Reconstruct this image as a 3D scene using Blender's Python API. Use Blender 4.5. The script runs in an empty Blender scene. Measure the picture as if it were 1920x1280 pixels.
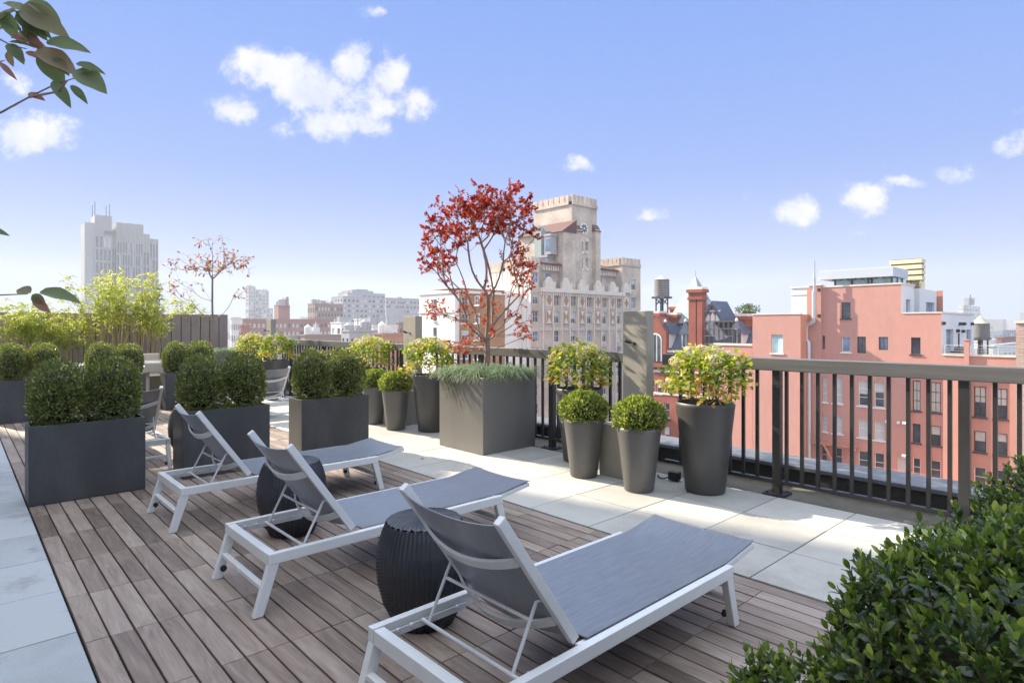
import bpy, math, random
import numpy as np
from mathutils import Vector, Matrix, Quaternion
R = math.radians
random.seed(7)
sc = bpy.context.scene
HAZE = .0005; SUN = 5.0; SKY = .08; SKY_DUST = .3; SKY_TINT = (.95, .97, 1.05); SKY_FLAT = 0.98; SKY_GAIN = 1.0; AIR = 4.6; CLOUD = 4.7; SKY_FILL = 15.0; FILL_BEHIND = .42; EXPO = 1.4
col = sc.collection

# ------------------------------------------------------------------ camera frame and helpers
F, CX, HY, H = 1131.0, 960.0, 612.0, 1.4          # lens in photo pixels, horizon row, eye height (m)
A = math.atan2(1045, 1131)                        # angle between the view axis and the railing line
SA, CA = math.sin(A), math.cos(A)
def uv(lat, d): return (lat*SA - d*CA, lat*CA + d*SA)
def ground(x, y, z=0.0):
    d = F*(H-z)/(y-HY); return uv(d*(x-CX)/F, d)
def on_u(x, u):                                    # v and depth where the sight line of column x meets plane u
    t = (x-CX)/F; d = u/(t*SA-CA); return d*(t*CA+SA), d
def on_v(x, v):
    t = (x-CX)/F; d = v/(t*CA+SA); return d*(t*SA-CA), d
def zat(y, d): return H+(HY-y)*d/F
RIGHT = Vector((SA, CA, 0)); FWD = Vector((-CA, SA, 0)); UP = Vector((0, 0, 1))

def tag(o, label=None, cat=None, group=None, kind=None):
    if label: o['label'] = label
    if cat: o['category'] = cat
    if group: o['group'] = group
    if kind: o['kind'] = kind
    return o
def empty(name, loc=(0, 0, 0), rz=0.0, label=None, cat=None, group=None):
    o = bpy.data.objects.new(name, None); col.objects.link(o)
    o.empty_display_size = 0.2
    o.location = loc; o.rotation_euler = (0, 0, rz)
    return tag(o, label, cat, group)
def copy_tree(o, parent=None):
    c = o.copy(); col.objects.link(c); c.parent = parent
    for ch in [x for x in o.children]:
        copy_tree(ch, c)
    return c
def place(o, loc, rz=0.0, label=None, scale=None):
    o.location = loc; o.rotation_euler = (0, 0, rz)
    if label: o['label'] = label
    if scale: o.scale = scale
    return o

class MB:
    """collects polygons, each with a material slot"""
    def __init__(s): s.v = []; s.f = []; s.m = []; s.t = []
    def poly(s, pts, m=0, tint=0.5):
        i = len(s.v); s.v += [tuple(p) for p in pts]; s.t += [tint]*len(pts)
        s.f.append(tuple(range(i, i+len(pts)))); s.m.append(m)
    def mesh(s, vs, fs, m=0, tint=0.5):
        i = len(s.v); s.v += [tuple(p) for p in vs]; s.t += [tint]*len(vs)
        for f in fs: s.f.append(tuple(i+k for k in f)); s.m.append(m)
    def box(s, x0, x1, y0, y1, z0, z1, m=0, tint=0.5):
        vs = [(x, y, z) for z in (z0, z1) for y in (y0, y1) for x in (x0, x1)]
        s.mesh(vs, [(0, 2, 3, 1), (4, 5, 7, 6), (0, 1, 5, 4), (2, 6, 7, 3), (0, 4, 6, 2), (1, 3, 7, 5)], m, tint)
        return s
    def bar(s, p, q, w, h, m=0, side=None):
        """rectangular bar from p to q; w across 'side', h across the other way"""
        p, q = Vector(p), Vector(q); d = (q-p).normalized()
        sd = Vector(side) if side else (d.cross(UP) if abs(d.z) < .99 else Vector((1, 0, 0)))
        sd = (sd - d*sd.dot(d)).normalized(); up = sd.cross(d)
        vs = []
        for c in (p, q):
            for a, b in ((-1, -1), (1, -1), (1, 1), (-1, 1)): vs.append(c+sd*(a*w/2)+up*(b*h/2))
        s.mesh(vs, [(0, 1, 2, 3), (7, 6, 5, 4), (0, 4, 5, 1), (1, 5, 6, 2), (2, 6, 7, 3), (3, 7, 4, 0)], m)
        return s
    def tube(s, pts, r, n=8, m=0, cap=True):
        pts = [Vector(p) for p in pts]
        rs = r if hasattr(r, '__len__') else [r]*len(pts)
        i0 = len(s.v); ref = None
        for k, p in enumerate(pts):
            d = (pts[min(k+1, len(pts)-1)]-pts[max(k-1, 0)])
            d = d.normalized() if d.length > 1e-9 else Vector((0, 0, 1))
            if ref is None: ref = d.orthogonal().normalized()
            ref = ref-d*ref.dot(d)
            ref = ref.normalized() if ref.length > 1e-6 else d.orthogonal().normalized()
            b = d.cross(ref)
            for j in range(n):
                a = 2*math.pi*j/n
                s.v.append(tuple(p+(ref*math.cos(a)+b*math.sin(a))*rs[k])); s.t.append(.5)
        for k in range(len(pts)-1):
            for j in range(n):
                a, b2 = i0+k*n+j, i0+k*n+(j+1) % n
                s.f.append((a, b2, b2+n, a+n)); s.m.append(m)
        if cap:
            s.f.append(tuple(i0+j for j in reversed(range(n)))); s.m.append(m)
            e = i0+(len(pts)-1)*n
            s.f.append(tuple(e+j for j in range(n))); s.m.append(m)
        return s
    def lathe(s, prof, n=32, m=0, cx=0, cy=0, cz=0, rot=0.0):
        i0 = len(s.v)
        for (r, z) in prof:
            for j in range(n):
                a = 2*math.pi*j/n+rot
                s.v.append((cx+r*math.cos(a), cy+r*math.sin(a), cz+z)); s.t.append(.5)
        for k in range(len(prof)-1):
            for j in range(n):
                a, b = i0+k*n+j, i0+k*n+(j+1) % n
                s.f.append((a, b, b+n, a+n)); s.m.append(m)
        s.f.append(tuple(i0+j for j in reversed(range(n)))); s.m.append(m)
        e = i0+(len(prof)-1)*n
        s.f.append(tuple(e+j for j in range(n))); s.m.append(m)
        return s
    def prism(s, poly, lo, hi, mp, m=0):
        """poly in (a,z), extruded from lo to hi along the third axis; mp(a,z,w) -> xyz"""
        n = len(poly)
        vs = [mp(a, z, lo) for a, z in poly]+[mp(a, z, hi) for a, z in poly]
        fs = [tuple(reversed(range(n))), tuple(range(n, 2*n))]
        fs += [(i, (i+1) % n, n+(i+1) % n, n+i) for i in range(n)]
        s.mesh(vs, fs, m); return s
    def build(s, name, mats, parent=None, smooth=False, bevel=0.0, angle=40):
        me = bpy.data.meshes.new(name); me.from_pydata(s.v, [], s.f)
        for mt in (mats if isinstance(mats, (list, tuple)) else [mats]): me.materials.append(mt)
        me.polygons.foreach_set('material_index', s.m)
        at = me.attributes.new('tint', 'FLOAT', 'POINT'); at.data.foreach_set('value', s.t)
        if smooth:
            me.polygons.foreach_set('use_smooth', [True]*len(s.f))
            try: me.set_sharp_from_angle(angle=R(angle))
            except Exception: pass
        me.update()
        o = bpy.data.objects.new(name, me); col.objects.link(o)
        if parent: o.parent = parent
        if bevel:
            b = o.modifiers.new('edge', 'BEVEL'); b.width = bevel; b.segments = 2; b.limit_method = 'ANGLE'
        return o

# maps for facades: a runs along the wall, z up, w out of the wall towards the viewer's side
def map_v(v): return lambda a, z, w: (a, v-w, z)          # wall facing -v, a = u
def map_u(u): return lambda a, z, w: (u+w, a, z)          # wall facing +u, a = v
def facade(mb, mp, a0, a1, z0, z1, opens, depth=.2, m=0, mreveal=None, mpane=None):
    """a wall sheet with real recessed openings"""
    opens = [o for o in opens if o[0] > a0-1e-6 and o[1] < a1+1e-6 and o[2] > z0-1e-6 and o[3] < z1+1e-6]
    xs = sorted({round(x, 4) for x in [a0, a1]+[o[0] for o in opens]+[o[1] for o in opens]})
    zs = sorted({round(x, 4) for x in [z0, z1]+[o[2] for o in opens]+[o[3] for o in opens]})
    for j in range(len(zs)-1):
        zc = (zs[j]+zs[j+1])/2; run = None
        row = [o for o in opens if o[2] < zc < o[3]]
        for i in range(len(xs)-1):
            xc = (xs[i]+xs[i+1])/2
            hole = any(o[0] < xc < o[1] for o in row)
            if not hole and run is None: run = xs[i]
            if hole and run is not None:
                mb.poly([mp(run, zs[j], 0), mp(xs[i], zs[j], 0), mp(xs[i], zs[j+1], 0), mp(run, zs[j+1], 0)], m); run = None
        if run is not None:
            mb.poly([mp(run, zs[j], 0), mp(a1, zs[j], 0), mp(a1, zs[j+1], 0), mp(run, zs[j+1], 0)], m)
    mr = m if mreveal is None else mreveal
    for (b0, b1, y0, y1) in opens:
        q = [(b0, y0), (b1, y0), (b1, y1), (b0, y1)]
        for k in range(4):
            (p0, s0), (p1, s1) = q[k], q[(k+1) % 4]
            mb.poly([mp(p0, s0, 0), mp(p0, s0, -depth), mp(p1, s1, -depth), mp(p1, s1, 0)], mr)
        if mpane is not None:
            mi = mpane if isinstance(mpane, int) else random.choice(mpane)
            mb.poly([mp(a, z, -depth) for a, z in q], mi)
def shell(mb, u0, u1, v0, v1, z0, z1, m=0, top=True, front=False, side=False):
    """the remaining faces of a block: far sides and roof"""
    mb.poly([(u0, v0, z0), (u0, v0, z1), (u0, v1, z1), (u0, v1, z0)], m)
    mb.poly([(u0, v1, z0), (u0, v1, z1), (u1, v1, z1), (u1, v1, z0)], m)
    if top: mb.poly([(u0, v0, z1), (u1, v0, z1), (u1, v1, z1), (u0, v1, z1)], m)
    if front: mb.poly([(u0, v0, z0), (u1, v0, z0), (u1, v0, z1), (u0, v0, z1)], m)
    if side: mb.poly([(u1, v0, z0), (u1, v1, z0), (u1, v1, z1), (u1, v0, z1)], m)
def grid_opens(a0, a1, z0, z1, nc, nr, fw=.5, fh=.55, skip=0.0):
    out = []; cw = (a1-a0)/nc; ch = (z1-z0)/nr
    for i in range(nc):
        for j in range(nr):
            if random.random() < skip: continue
            c = a0+cw*(i+.5); z = z0+ch*(j+.5)
            out.append((c-cw*fw/2, c+cw*fw/2, z-ch*fh/2, z+ch*fh/2))
    return out

# ------------------------------------------------------------------ materials
def new_mat(name):
    m = bpy.data.materials.new(name); m.use_nodes = True
    nt = m.node_tree; b = nt.nodes['Principled BSDF']
    return m, nt, b
def N(nt, t, **kw):
    n = nt.nodes.new(t)
    for k, v in kw.items():
        if k in n.inputs: n.inputs[k].default_value = v
        else: setattr(n, k, v)
    return n
def surf(name, c, rough=.6, var=.18, scale=4.0, bump=.0, metal=0.0, spec=.5, stretch=None, dark=None, dscale=1.2, damt=.5, coord='Object', fine=60.0):
    """base colour with broad and fine noise mottling, optional stains of a second colour, optional bump"""
    m, nt, b = new_mat(name); L = nt.links.new
    tc = N(nt, 'ShaderNodeTexCoord'); src = tc.outputs[coord]
    if stretch:
        mp = N(nt, 'ShaderNodeMapping'); mp.inputs['Scale'].default_value = stretch; L(src, mp.inputs[0]); src = mp.outputs[0]
    n1 = N(nt, 'ShaderNodeTexNoise', Scale=scale, Detail=6.0, Roughness=.6); L(src, n1.inputs['Vector'])
    n2 = N(nt, 'ShaderNodeTexNoise', Scale=fine, Detail=3.0); L(src, n2.inputs['Vector'])
    ad = N(nt, 'ShaderNodeMath', operation='MULTIPLY_ADD'); L(n2.outputs[0], ad.inputs[0]); ad.inputs[1].default_value = .4; L(n1.outputs[0], ad.inputs[2])
    mr = N(nt, 'ShaderNodeMapRange'); mr.inputs[1].default_value = .4; mr.inputs[2].default_value = 1.0
    mr.inputs[3].default_value = 1-var; mr.inputs[4].default_value = 1+var; L(ad.outputs[0], mr.inputs[0])
    mx = N(nt, 'ShaderNodeMix', data_type='RGBA', blend_type='MULTIPLY'); mx.inputs[0].default_value = 1
    mx.inputs[6].default_value = (*c, 1); L(mr.outputs[0], mx.inputs[7])
    out = mx.outputs[2]
    if dark:
        n3 = N(nt, 'ShaderNodeTexNoise', Scale=dscale, Detail=8.0, Roughness=.7); L(src, n3.inputs['Vector'])
        r3 = N(nt, 'ShaderNodeMapRange'); r3.inputs[1].default_value = .5; r3.inputs[2].default_value = .72
        r3.inputs[3].default_value = 0; r3.inputs[4].default_value = damt; L(n3.outputs[0], r3.inputs[0])
        m2 = N(nt, 'ShaderNodeMix', data_type='RGBA'); L(r3.outputs[0], m2.inputs[0]); L(out, m2.inputs[6]); m2.inputs[7].default_value = (*dark, 1)
        out = m2.outputs[2]
    L(out, b.inputs['Base Color'])
    b.inputs['Roughness'].default_value = rough; b.inputs['Metallic'].default_value = metal
    b.inputs['Specular IOR Level'].default_value = spec
    rr = N(nt, 'ShaderNodeMapRange'); rr.inputs[3].default_value = max(.02, rough-.1); rr.inputs[4].default_value = min(1, rough+.1)
    L(n1.outputs[0], rr.inputs[0]); L(rr.outputs[0], b.inputs['Roughness'])
    if bump:
        bp = N(nt, 'ShaderNodeBump', Strength=bump, Distance=.01); L(ad.outputs[0], bp.inputs['Height']); L(bp.outputs[0], b.inputs['Normal'])
    return m
def ramp(nt, fac, stops):
    r = N(nt, 'ShaderNodeValToRGB'); e = r.color_ramp.elements
    while len(e) < len(stops): e.new(.5)
    for k, (p, c) in enumerate(stops): e[k].position = p; e[k].color = (*c, 1)
    nt.links.new(fac, r.inputs[0]); return r.outputs[0]
def leaf_mat(name, stops, trans=.35, rough=.4, spec=.4):
    """leaf colour taken from each leaf's own tint; light also comes through the blade"""
    m, nt, b = new_mat(name); L = nt.links.new
    at = N(nt, 'ShaderNodeAttribute', attribute_name='tint')
    c = ramp(nt, at.outputs['Fac'], stops)
    L(c, b.inputs['Base Color']); b.inputs['Roughness'].default_value = rough; b.inputs['Specular IOR Level'].default_value = spec
    tr = N(nt, 'ShaderNodeBsdfTranslucent'); hs = N(nt, 'ShaderNodeHueSaturation', Saturation=1.15, Value=1.5); L(c, hs.inputs['Color']); L(hs.outputs[0], tr.inputs[0])
    mx = N(nt, 'ShaderNodeMixShader'); mx.inputs[0].default_value = trans
    L(b.outputs[0], mx.inputs[1]); L(tr.outputs[0], mx.inputs[2]); L(mx.outputs[0], nt.nodes['Material Output'].inputs[0])
    return m
def tile_mat(name, c0, c1, rough=.75, speck=(.2, .2, .19), stain=.35, bump=.25, spec=.3):
    m, nt, b = new_mat(name); L = nt.links.new
    tc = N(nt, 'ShaderNodeTexCoord'); at = N(nt, 'ShaderNodeAttribute', attribute_name='tint')
    n1 = N(nt, 'ShaderNodeTexNoise', Scale=2.3, Detail=8.0, Roughness=.65); L(tc.outputs['Object'], n1.inputs['Vector'])
    n2 = N(nt, 'ShaderNodeTexNoise', Scale=90.0, Detail=4.0); L(tc.outputs['Object'], n2.inputs['Vector'])
    a1 = N(nt, 'ShaderNodeMath', operation='MULTIPLY_ADD'); L(n1.outputs[0], a1.inputs[0]); a1.inputs[1].default_value = .7; L(at.outputs['Fac'], a1.inputs[2])
    a2 = N(nt, 'ShaderNodeMath', operation='MULTIPLY_ADD'); L(n2.outputs[0], a2.inputs[0]); a2.inputs[1].default_value = .25; L(a1.outputs[0], a2.inputs[2])
    c = ramp(nt, a2.outputs[0], [(.35, c0), (1.1, c1)])
    n3 = N(nt, 'ShaderNodeTexNoise', Scale=1.1, Detail=10.0, Roughness=.78); L(tc.outputs['Object'], n3.inputs['Vector'])
    r3 = N(nt, 'ShaderNodeMapRange'); r3.inputs[1].default_value = .54; r3.inputs[2].default_value = .74; r3.inputs[4].default_value = stain; L(n3.outputs[0], r3.inputs[0])
    mx = N(nt, 'ShaderNodeMix', data_type='RGBA'); L(r3.outputs[0], mx.inputs[0]); L(c, mx.inputs[6]); mx.inputs[7].default_value = (*speck, 1)
    L(mx.outputs[2], b.inputs['Base Color']); b.inputs['Roughness'].default_value = rough; b.inputs['Specular IOR Level'].default_value = spec
    bp = N(nt, 'ShaderNodeBump', Strength=bump, Distance=.004); L(n2.outputs[0], bp.inputs['Height']); L(bp.outputs[0], b.inputs['Normal'])
    return m
def wood_mat(name, stops, rough=.5):
    """weathered planks: own tone per plank, long grain along u, cathedral swirls"""
    m, nt, b = new_mat(name); L = nt.links.new
    tc = N(nt, 'ShaderNodeTexCoord'); at = N(nt, 'ShaderNodeAttribute', attribute_name='tint')
    off = N(nt, 'ShaderNodeVectorMath', operation='MULTIPLY_ADD'); off.inputs[1].default_value = (37, 91, 13); L(at.outputs['Fac'], off.inputs[0]); L(tc.outputs['Object'], off.inputs[2])
    mp = N(nt, 'ShaderNodeMapping'); mp.inputs['Scale'].default_value = (2.2, 16, 16); L(off.outputs[0], mp.inputs[0])
    w = N(nt, 'ShaderNodeTexNoise', Scale=1.0, Detail=7.0, Roughness=.6, Distortion=1.6); L(mp.outputs[0], w.inputs['Vector'])
    mp2 = N(nt, 'ShaderNodeMapping'); mp2.inputs['Scale'].default_value = (6, 190, 60); L(off.outputs[0], mp2.inputs[0])
    w2 = N(nt, 'ShaderNodeTexNoise', Scale=1.0, Detail=3.0); L(mp2.outputs[0], w2.inputs['Vector'])
    a1 = N(nt, 'ShaderNodeMath', operation='MULTIPLY_ADD'); L(w.outputs[0], a1.inputs[0]); a1.inputs[1].default_value = .85; L(at.outputs['Fac'], a1.inputs[2])
    a2 = N(nt, 'ShaderNodeMath', operation='MULTIPLY_ADD'); L(w2.outputs[0], a2.inputs[0]); a2.inputs[1].default_value = .28; L(a1.outputs[0], a2.inputs[2])
    sb = N(nt, 'ShaderNodeMath', operation='SUBTRACT'); L(a2.outputs[0], sb.inputs[0]); sb.inputs[1].default_value = .57
    c = ramp(nt, sb.outputs[0], stops)
    L(c, b.inputs['Base Color']); b.inputs['Roughness'].default_value = rough; b.inputs['Specular IOR Level'].default_value = .35
    bp = N(nt, 'ShaderNodeBump', Strength=.25, Distance=.003); L(w2.outputs[0], bp.inputs['Height']); L(bp.outputs[0], b.inputs['Normal'])
    return m
def brick_mat(name, c1, c2, mortar, scale=1.0, var=.25):
    m, nt, b = new_mat(name); L = nt.links.new
    tc = N(nt, 'ShaderNodeTexCoord')
    sp = N(nt, 'ShaderNodeSeparateXYZ'); L(tc.outputs['Object'], sp.inputs[0])
    ad = N(nt, 'ShaderNodeMath', operation='ADD'); L(sp.outputs[0], ad.inputs[0]); L(sp.outputs[1], ad.inputs[1])
    cb = N(nt, 'ShaderNodeCombineXYZ'); L(ad.outputs[0], cb.inputs[0]); L(sp.outputs[2], cb.inputs[1])
    br = N(nt, 'ShaderNodeTexBrick', Scale=scale); br.inputs['Color1'].default_value = (*c1, 1); br.inputs['Color2'].default_value = (*c2, 1); br.inputs['Mortar'].default_value = (*mortar, 1)
    br.inputs['Brick Width'].default_value = .22; br.inputs['Row Height'].default_value = .075; br.inputs['Mortar Size'].default_value = .008
    L(cb.outputs[0], br.inputs['Vector'])
    n1 = N(nt, 'ShaderNodeTexNoise', Scale=.35, Detail=8.0, Roughness=.65); L(tc.outputs['Object'], n1.inputs['Vector'])
    mr = N(nt, 'ShaderNodeMapRange'); mr.inputs[1].default_value = .3; mr.inputs[2].default_value = .7; mr.inputs[3].default_value = 1-var; mr.inputs[4].default_value = 1+var; L(n1.outputs[0], mr.inputs[0])
    mx = N(nt, 'ShaderNodeMix', data_type='RGBA', blend_type='MULTIPLY'); mx.inputs[0].default_value = 1; L(br.outputs[0], mx.inputs[6]); L(mr.outputs[0], mx.inputs[7])
    L(mx.outputs[2], b.inputs['Base Color']); b.inputs['Roughness'].default_value = .85; b.inputs['Specular IOR Level'].default_value = .2
    return m
def glass_mat(name, c=(.03, .04, .05), rough=.06, spec=.6):
    m, nt, b = new_mat(name)
    b.inputs['Base Color'].default_value = (*c, 1); b.inputs['Roughness'].default_value = rough; b.inputs['Specular IOR Level'].default_value = spec
    tc = N(nt, 'ShaderNodeTexCoord'); n1 = N(nt, 'ShaderNodeTexNoise', Scale=.8, Detail=3.0); nt.links.new(tc.outputs['Object'], n1.inputs['Vector'])
    c1 = ramp(nt, n1.outputs[0], [(.35, c), (.7, tuple(min(1, x*2.2+.02) for x in c))]); nt.links.new(c1, b.inputs['Base Color'])
    bp = N(nt, 'ShaderNodeBump', Strength=.08, Distance=.05); nt.links.new(n1.outputs[0], bp.inputs['Height']); nt.links.new(bp.outputs[0], b.inputs['Normal'])
    return m

M = {}
M['paver'] = tile_mat('pale stone pavers', (.20, .192, .172), (.42, .405, .365), stain=.6, speck=(.17, .165, .15))
M['paver_left'] = tile_mat('weathered sky toned pavers', (.17, .185, .195), (.36, .375, .385), stain=.9, speck=(.10, .105, .105))  # mould stains; the bluish base tone stands in for blue sky light
M['deck'] = wood_mat('weathered hardwood', [(0.0, (.085, .065, .052)), (.3, (.185, .138, .108)), (.55, (.28, .222, .18)), (.85, (.39, .335, .285)), (1.0, (.45, .42, .38))])
M['under'] = surf('dark joint bed', (.02, .018, .016), .9)
M['frame'] = surf('powder coated aluminium', (.60, .61, .595), .38, var=.05, scale=8)
M['rod'] = surf('galvanised rod', (.55, .56, .56), .35, var=.06)
M['black'] = surf('black rubber', (.015, .015, .016), .55)
M['char'] = surf('charcoal fibreglass', (.040, .041, .042), .5, var=.22, scale=2.2, stretch=(1.5, 1.5, .5), dark=(.085, .085, .08), dscale=2.6, damt=.6, bump=.05)
M['char_warm'] = surf('warm grey zinc', (.265, .256, .242), .52, var=.14, scale=1.8, stretch=(1.5, 1.5, .5), dark=(.25, .24, .22), dscale=1.3, damt=.5, bump=.03, metal=.8)
M['pot'] = surf('grey resin pot', (.085, .081, .074), .5, var=.15, scale=4, dark=(.08, .076, .07), dscale=3, damt=.4, bump=.03, spec=.9)
M['pot_dark'] = surf('dark grey resin pot', (.05, .048, .046), .5, var=.15, scale=4, bump=.03, spec=.8)
M['soil'] = surf('bark mulch', (.075, .045, .03), .95, var=.6, scale=30, bump=1.0)
M['rail_top'] = surf('brushed handrail', (.115, .112, .106), .42, var=.3, scale=3, stretch=(.35, 6, 6), bump=.06)
M['rail'] = surf('dark bronze steel', (.032, .030, .028), .38, var=.2, scale=3)
M['concrete'] = surf('warm concrete', (.30, .275, .225), .8, var=.16, scale=2.5, dark=(.20, .185, .15), dscale=1.4, damt=.5, bump=.15)
M['curb'] = surf('roof membrane', (.036, .033, .028), .7, var=.35, scale=2)
M['coping'] = surf('grey coping', (.13, .135, .14), .55, var=.15, scale=2)
M['gutter'] = surf('gutter bed', (.12, .105, .08), .85, var=.35, scale=5, bump=.3)
M['fence'] = surf('brown composite board', (.255, .205, .175), .7, var=.22, scale=1.5, stretch=(3, 3, .4))
M['cream'] = surf('cream stone', (.50, .44, .34), .6, var=.1, scale=3)
M['wicker'] = surf('dark wicker', (.022, .025, .031), .32, var=.3, scale=12, spec=.6)
M['boxwood'] = leaf_mat('boxwood leaf', [(0, (.045, .062, .018)), (.4, (.125, .158, .044)), (.75, (.26, .28, .085)), (1, (.46, .44, .19))], .32, .34)
M['boxwood_bright'] = leaf_mat('bright boxwood leaf', [(0, (.05, .08, .018)), (.45, (.16, .21, .04)), (1, (.42, .43, .12))], .38, .4)
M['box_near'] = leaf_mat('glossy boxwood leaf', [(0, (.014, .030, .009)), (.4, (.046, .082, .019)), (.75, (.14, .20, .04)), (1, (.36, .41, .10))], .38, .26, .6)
M['twig'] = surf('twig', (.10, .07, .045), .85, var=.3, scale=20)
M['thicket'] = surf('shade dark bush core', (.022, .026, .011), .95, var=.5, scale=25)  # for solid bush cores; the inner shade is put into this colour
M['bamboo_leaf'] = leaf_mat('bamboo leaf', [(0, (.14, .20, .035)), (.4, (.30, .35, .075)), (.75, (.48, .47, .12)), (1, (.62, .57, .26))], .5, .5)
M['cane'] = surf('bamboo cane', (.46, .36, .12), .5, var=.25, scale=6)
M['hyd_leaf'] = leaf_mat('hydrangea leaf', [(0, (.06, .11, .02)), (.35, (.20, .28, .04)), (.65, (.42, .42, .07)), (.85, (.52, .34, .06)), (1, (.35, .16, .06))], .4, .5)
M['hyd_flower'] = leaf_mat('dried hydrangea petal', [(0, (.36, .28, .18)), (.4, (.56, .50, .28)), (1, (.70, .66, .44))], .35, .7)
M['stem'] = surf('woody stem', (.20, .13, .08), .85, var=.3, scale=15)
M['liriope'] = leaf_mat('grass blade', [(0, (.07, .11, .05)), (.5, (.19, .26, .13)), (1, (.42, .48, .33))], .3, .4)
M['maple_leaf'] = leaf_mat('red maple leaf', [(0, (.10, .012, .016)), (.4, (.26, .028, .024)), (.75, (.42, .075, .032)), (1, (.52, .19, .05))], .38, .6, .2)
M['bark'] = surf('smooth bark', (.23, .165, .125), .85, var=.3, scale=6, stretch=(4, 4, 1), bump=.3)
M['rust_leaf'] = leaf_mat('rusty leaf', [(0, (.16, .055, .025)), (.5, (.34, .14, .05)), (1, (.42, .28, .11))], .36, .5)
M['dog_leaf'] = leaf_mat('dogwood leaf', [(0, (.075, .11, .05)), (.45, (.15, .19, .085)), (.75, (.27, .15, .11)), (1, (.36, .16, .12))], .5, .42)
M['glass'] = glass_mat('window glass')
M['glass_blue'] = glass_mat('sky toned window glass', (.10, .15, .22), .08)  # pale blue base colour stands for reflected sky
M['blind'] = surf('white blind behind glass', (.52, .53, .50), .25, var=.12, scale=2, stretch=(6, 6, .5))
M['white_trim'] = surf('white painted trim', (.70, .70, .67), .5, var=.06)
M['dark_trim'] = surf('dark window frame', (.05, .045, .05), .5)
def fabric_mat():
    m, nt, b = new_mat('sling mesh'); L = nt.links.new
    tc = N(nt, 'ShaderNodeTexCoord')
    mp = N(nt, 'ShaderNodeMapping'); mp.inputs['Scale'].default_value = (260, 9, 9); L(tc.outputs['Object'], mp.inputs[0])
    n1 = N(nt, 'ShaderNodeTexNoise', Scale=1.0, Detail=2.0); L(mp.outputs[0], n1.inputs['Vector'])
    n2 = N(nt, 'ShaderNodeTexNoise', Scale=420.0, Detail=1.0); L(tc.outputs['Object'], n2.inputs['Vector'])
    ad = N(nt, 'ShaderNodeMath', operation='ADD'); L(n1.outputs[0], ad.inputs[0]); L(n2.outputs[0], ad.inputs[1])
    c = ramp(nt, ad.outputs[0], [(.35, (.085, .095, .115)), (.62, (.21, .225, .25))])
    hv = N(nt, 'ShaderNodeMath', operation='MULTIPLY'); hv.inputs[1].default_value = .5; L(ad.outputs[0], hv.inputs[0])
    c = ramp(nt, hv.outputs[0], [(.36, (.092, .098, .110)), (.62, (.20, .212, .234))])
    L(c, b.inputs['Base Color']); b.inputs['Roughness'].default_value = .33; b.inputs['Specular IOR Level'].default_value = 1.0
    b.inputs['Sheen Weight'].default_value = .35; b.inputs['Sheen Roughness'].default_value = .4; b.inputs['Sheen Tint'].default_value = (.72, .84, 1, 1)  # blue sheen tint stands in for sky reflected off the mesh
    tr = N(nt, 'ShaderNodeBsdfTranslucent'); tr.inputs[0].default_value = (.3, .29, .26, 1)
    mx = N(nt, 'ShaderNodeMixShader'); mx.inputs[0].default_value = .05; L(b.outputs[0], mx.inputs[1]); L(tr.outputs[0], mx.inputs[2])
    L(mx.outputs[0], nt.nodes['Material Output'].inputs[0]); return m
M['sling'] = fabric_mat()

# ------------------------------------------------------------------ leaves
TPL = {
 'fold': ([(0, 0, 0), (.45, .5, .12), (1, 0, 0), (.45, -.5, .12)], [(0, 2, 1), (0, 3, 2)]),
 'leaf': ([(0, 0, 0), (.22, .36, .07), (.22, -.36, .07), (.55, .5, .09), (.55, -.5, .09), (.85, .28, .02), (.85, -.28, .02), (1, 0, -.06), (.25, 0, 0), (.58, 0, .02)],
          [(0, 8, 1), (0, 2, 8), (8, 9, 3, 1), (8, 2, 4, 9), (9, 7, 5, 3), (9, 4, 6, 7)]),
 'blade': ([(0, .5, 0), (0, -.5, 0), (.35, .5, .22), (.35, -.5, .22), (.7, .38, .18), (.7, -.38, .18), (1, 0, -.08)], [(0, 1, 3, 2), (2, 3, 5, 4), (4, 5, 6)]),
 'maple': ([(.38, 0, 0), (0, 0, 0), (.12, -.5, .1), (.3, -.18, 0), (.62, -.55, .08), (.62, -.16, 0), (1, 0, -.05), (.62, .16, 0), (.62, .55, .08), (.3, .18, 0), (.12, .5, .1)],
           [(0, 1, 2, 3), (0, 3, 4, 5), (0, 5, 6, 7), (0, 7, 8, 9), (0, 9, 10, 1)]),
}
def big_leaf():
    vs, fs, n = [], [], 9
    for k in range(n+1):
        t = k/n; w = .5*math.sin(math.pi*min(1, t**.82))**.85 if 0 < k < n else 0
        dz = -.20*t*t+.05*t
        vs += [(t, w, dz+.20*w+.012*math.sin(t*17)), (t, 0, dz), (t, -w, dz+.20*w-.012*math.sin(t*15))]
    for k in range(n):
        a = 3*k; fs += [(a+1, a+4, a+3, a), (a+2, a+5, a+4, a+1)]
    return vs, fs
TPL['big'] = big_leaf()
def nrm(a):
    return a/np.maximum(np.linalg.norm(a, axis=-1, keepdims=True), 1e-9)
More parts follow.
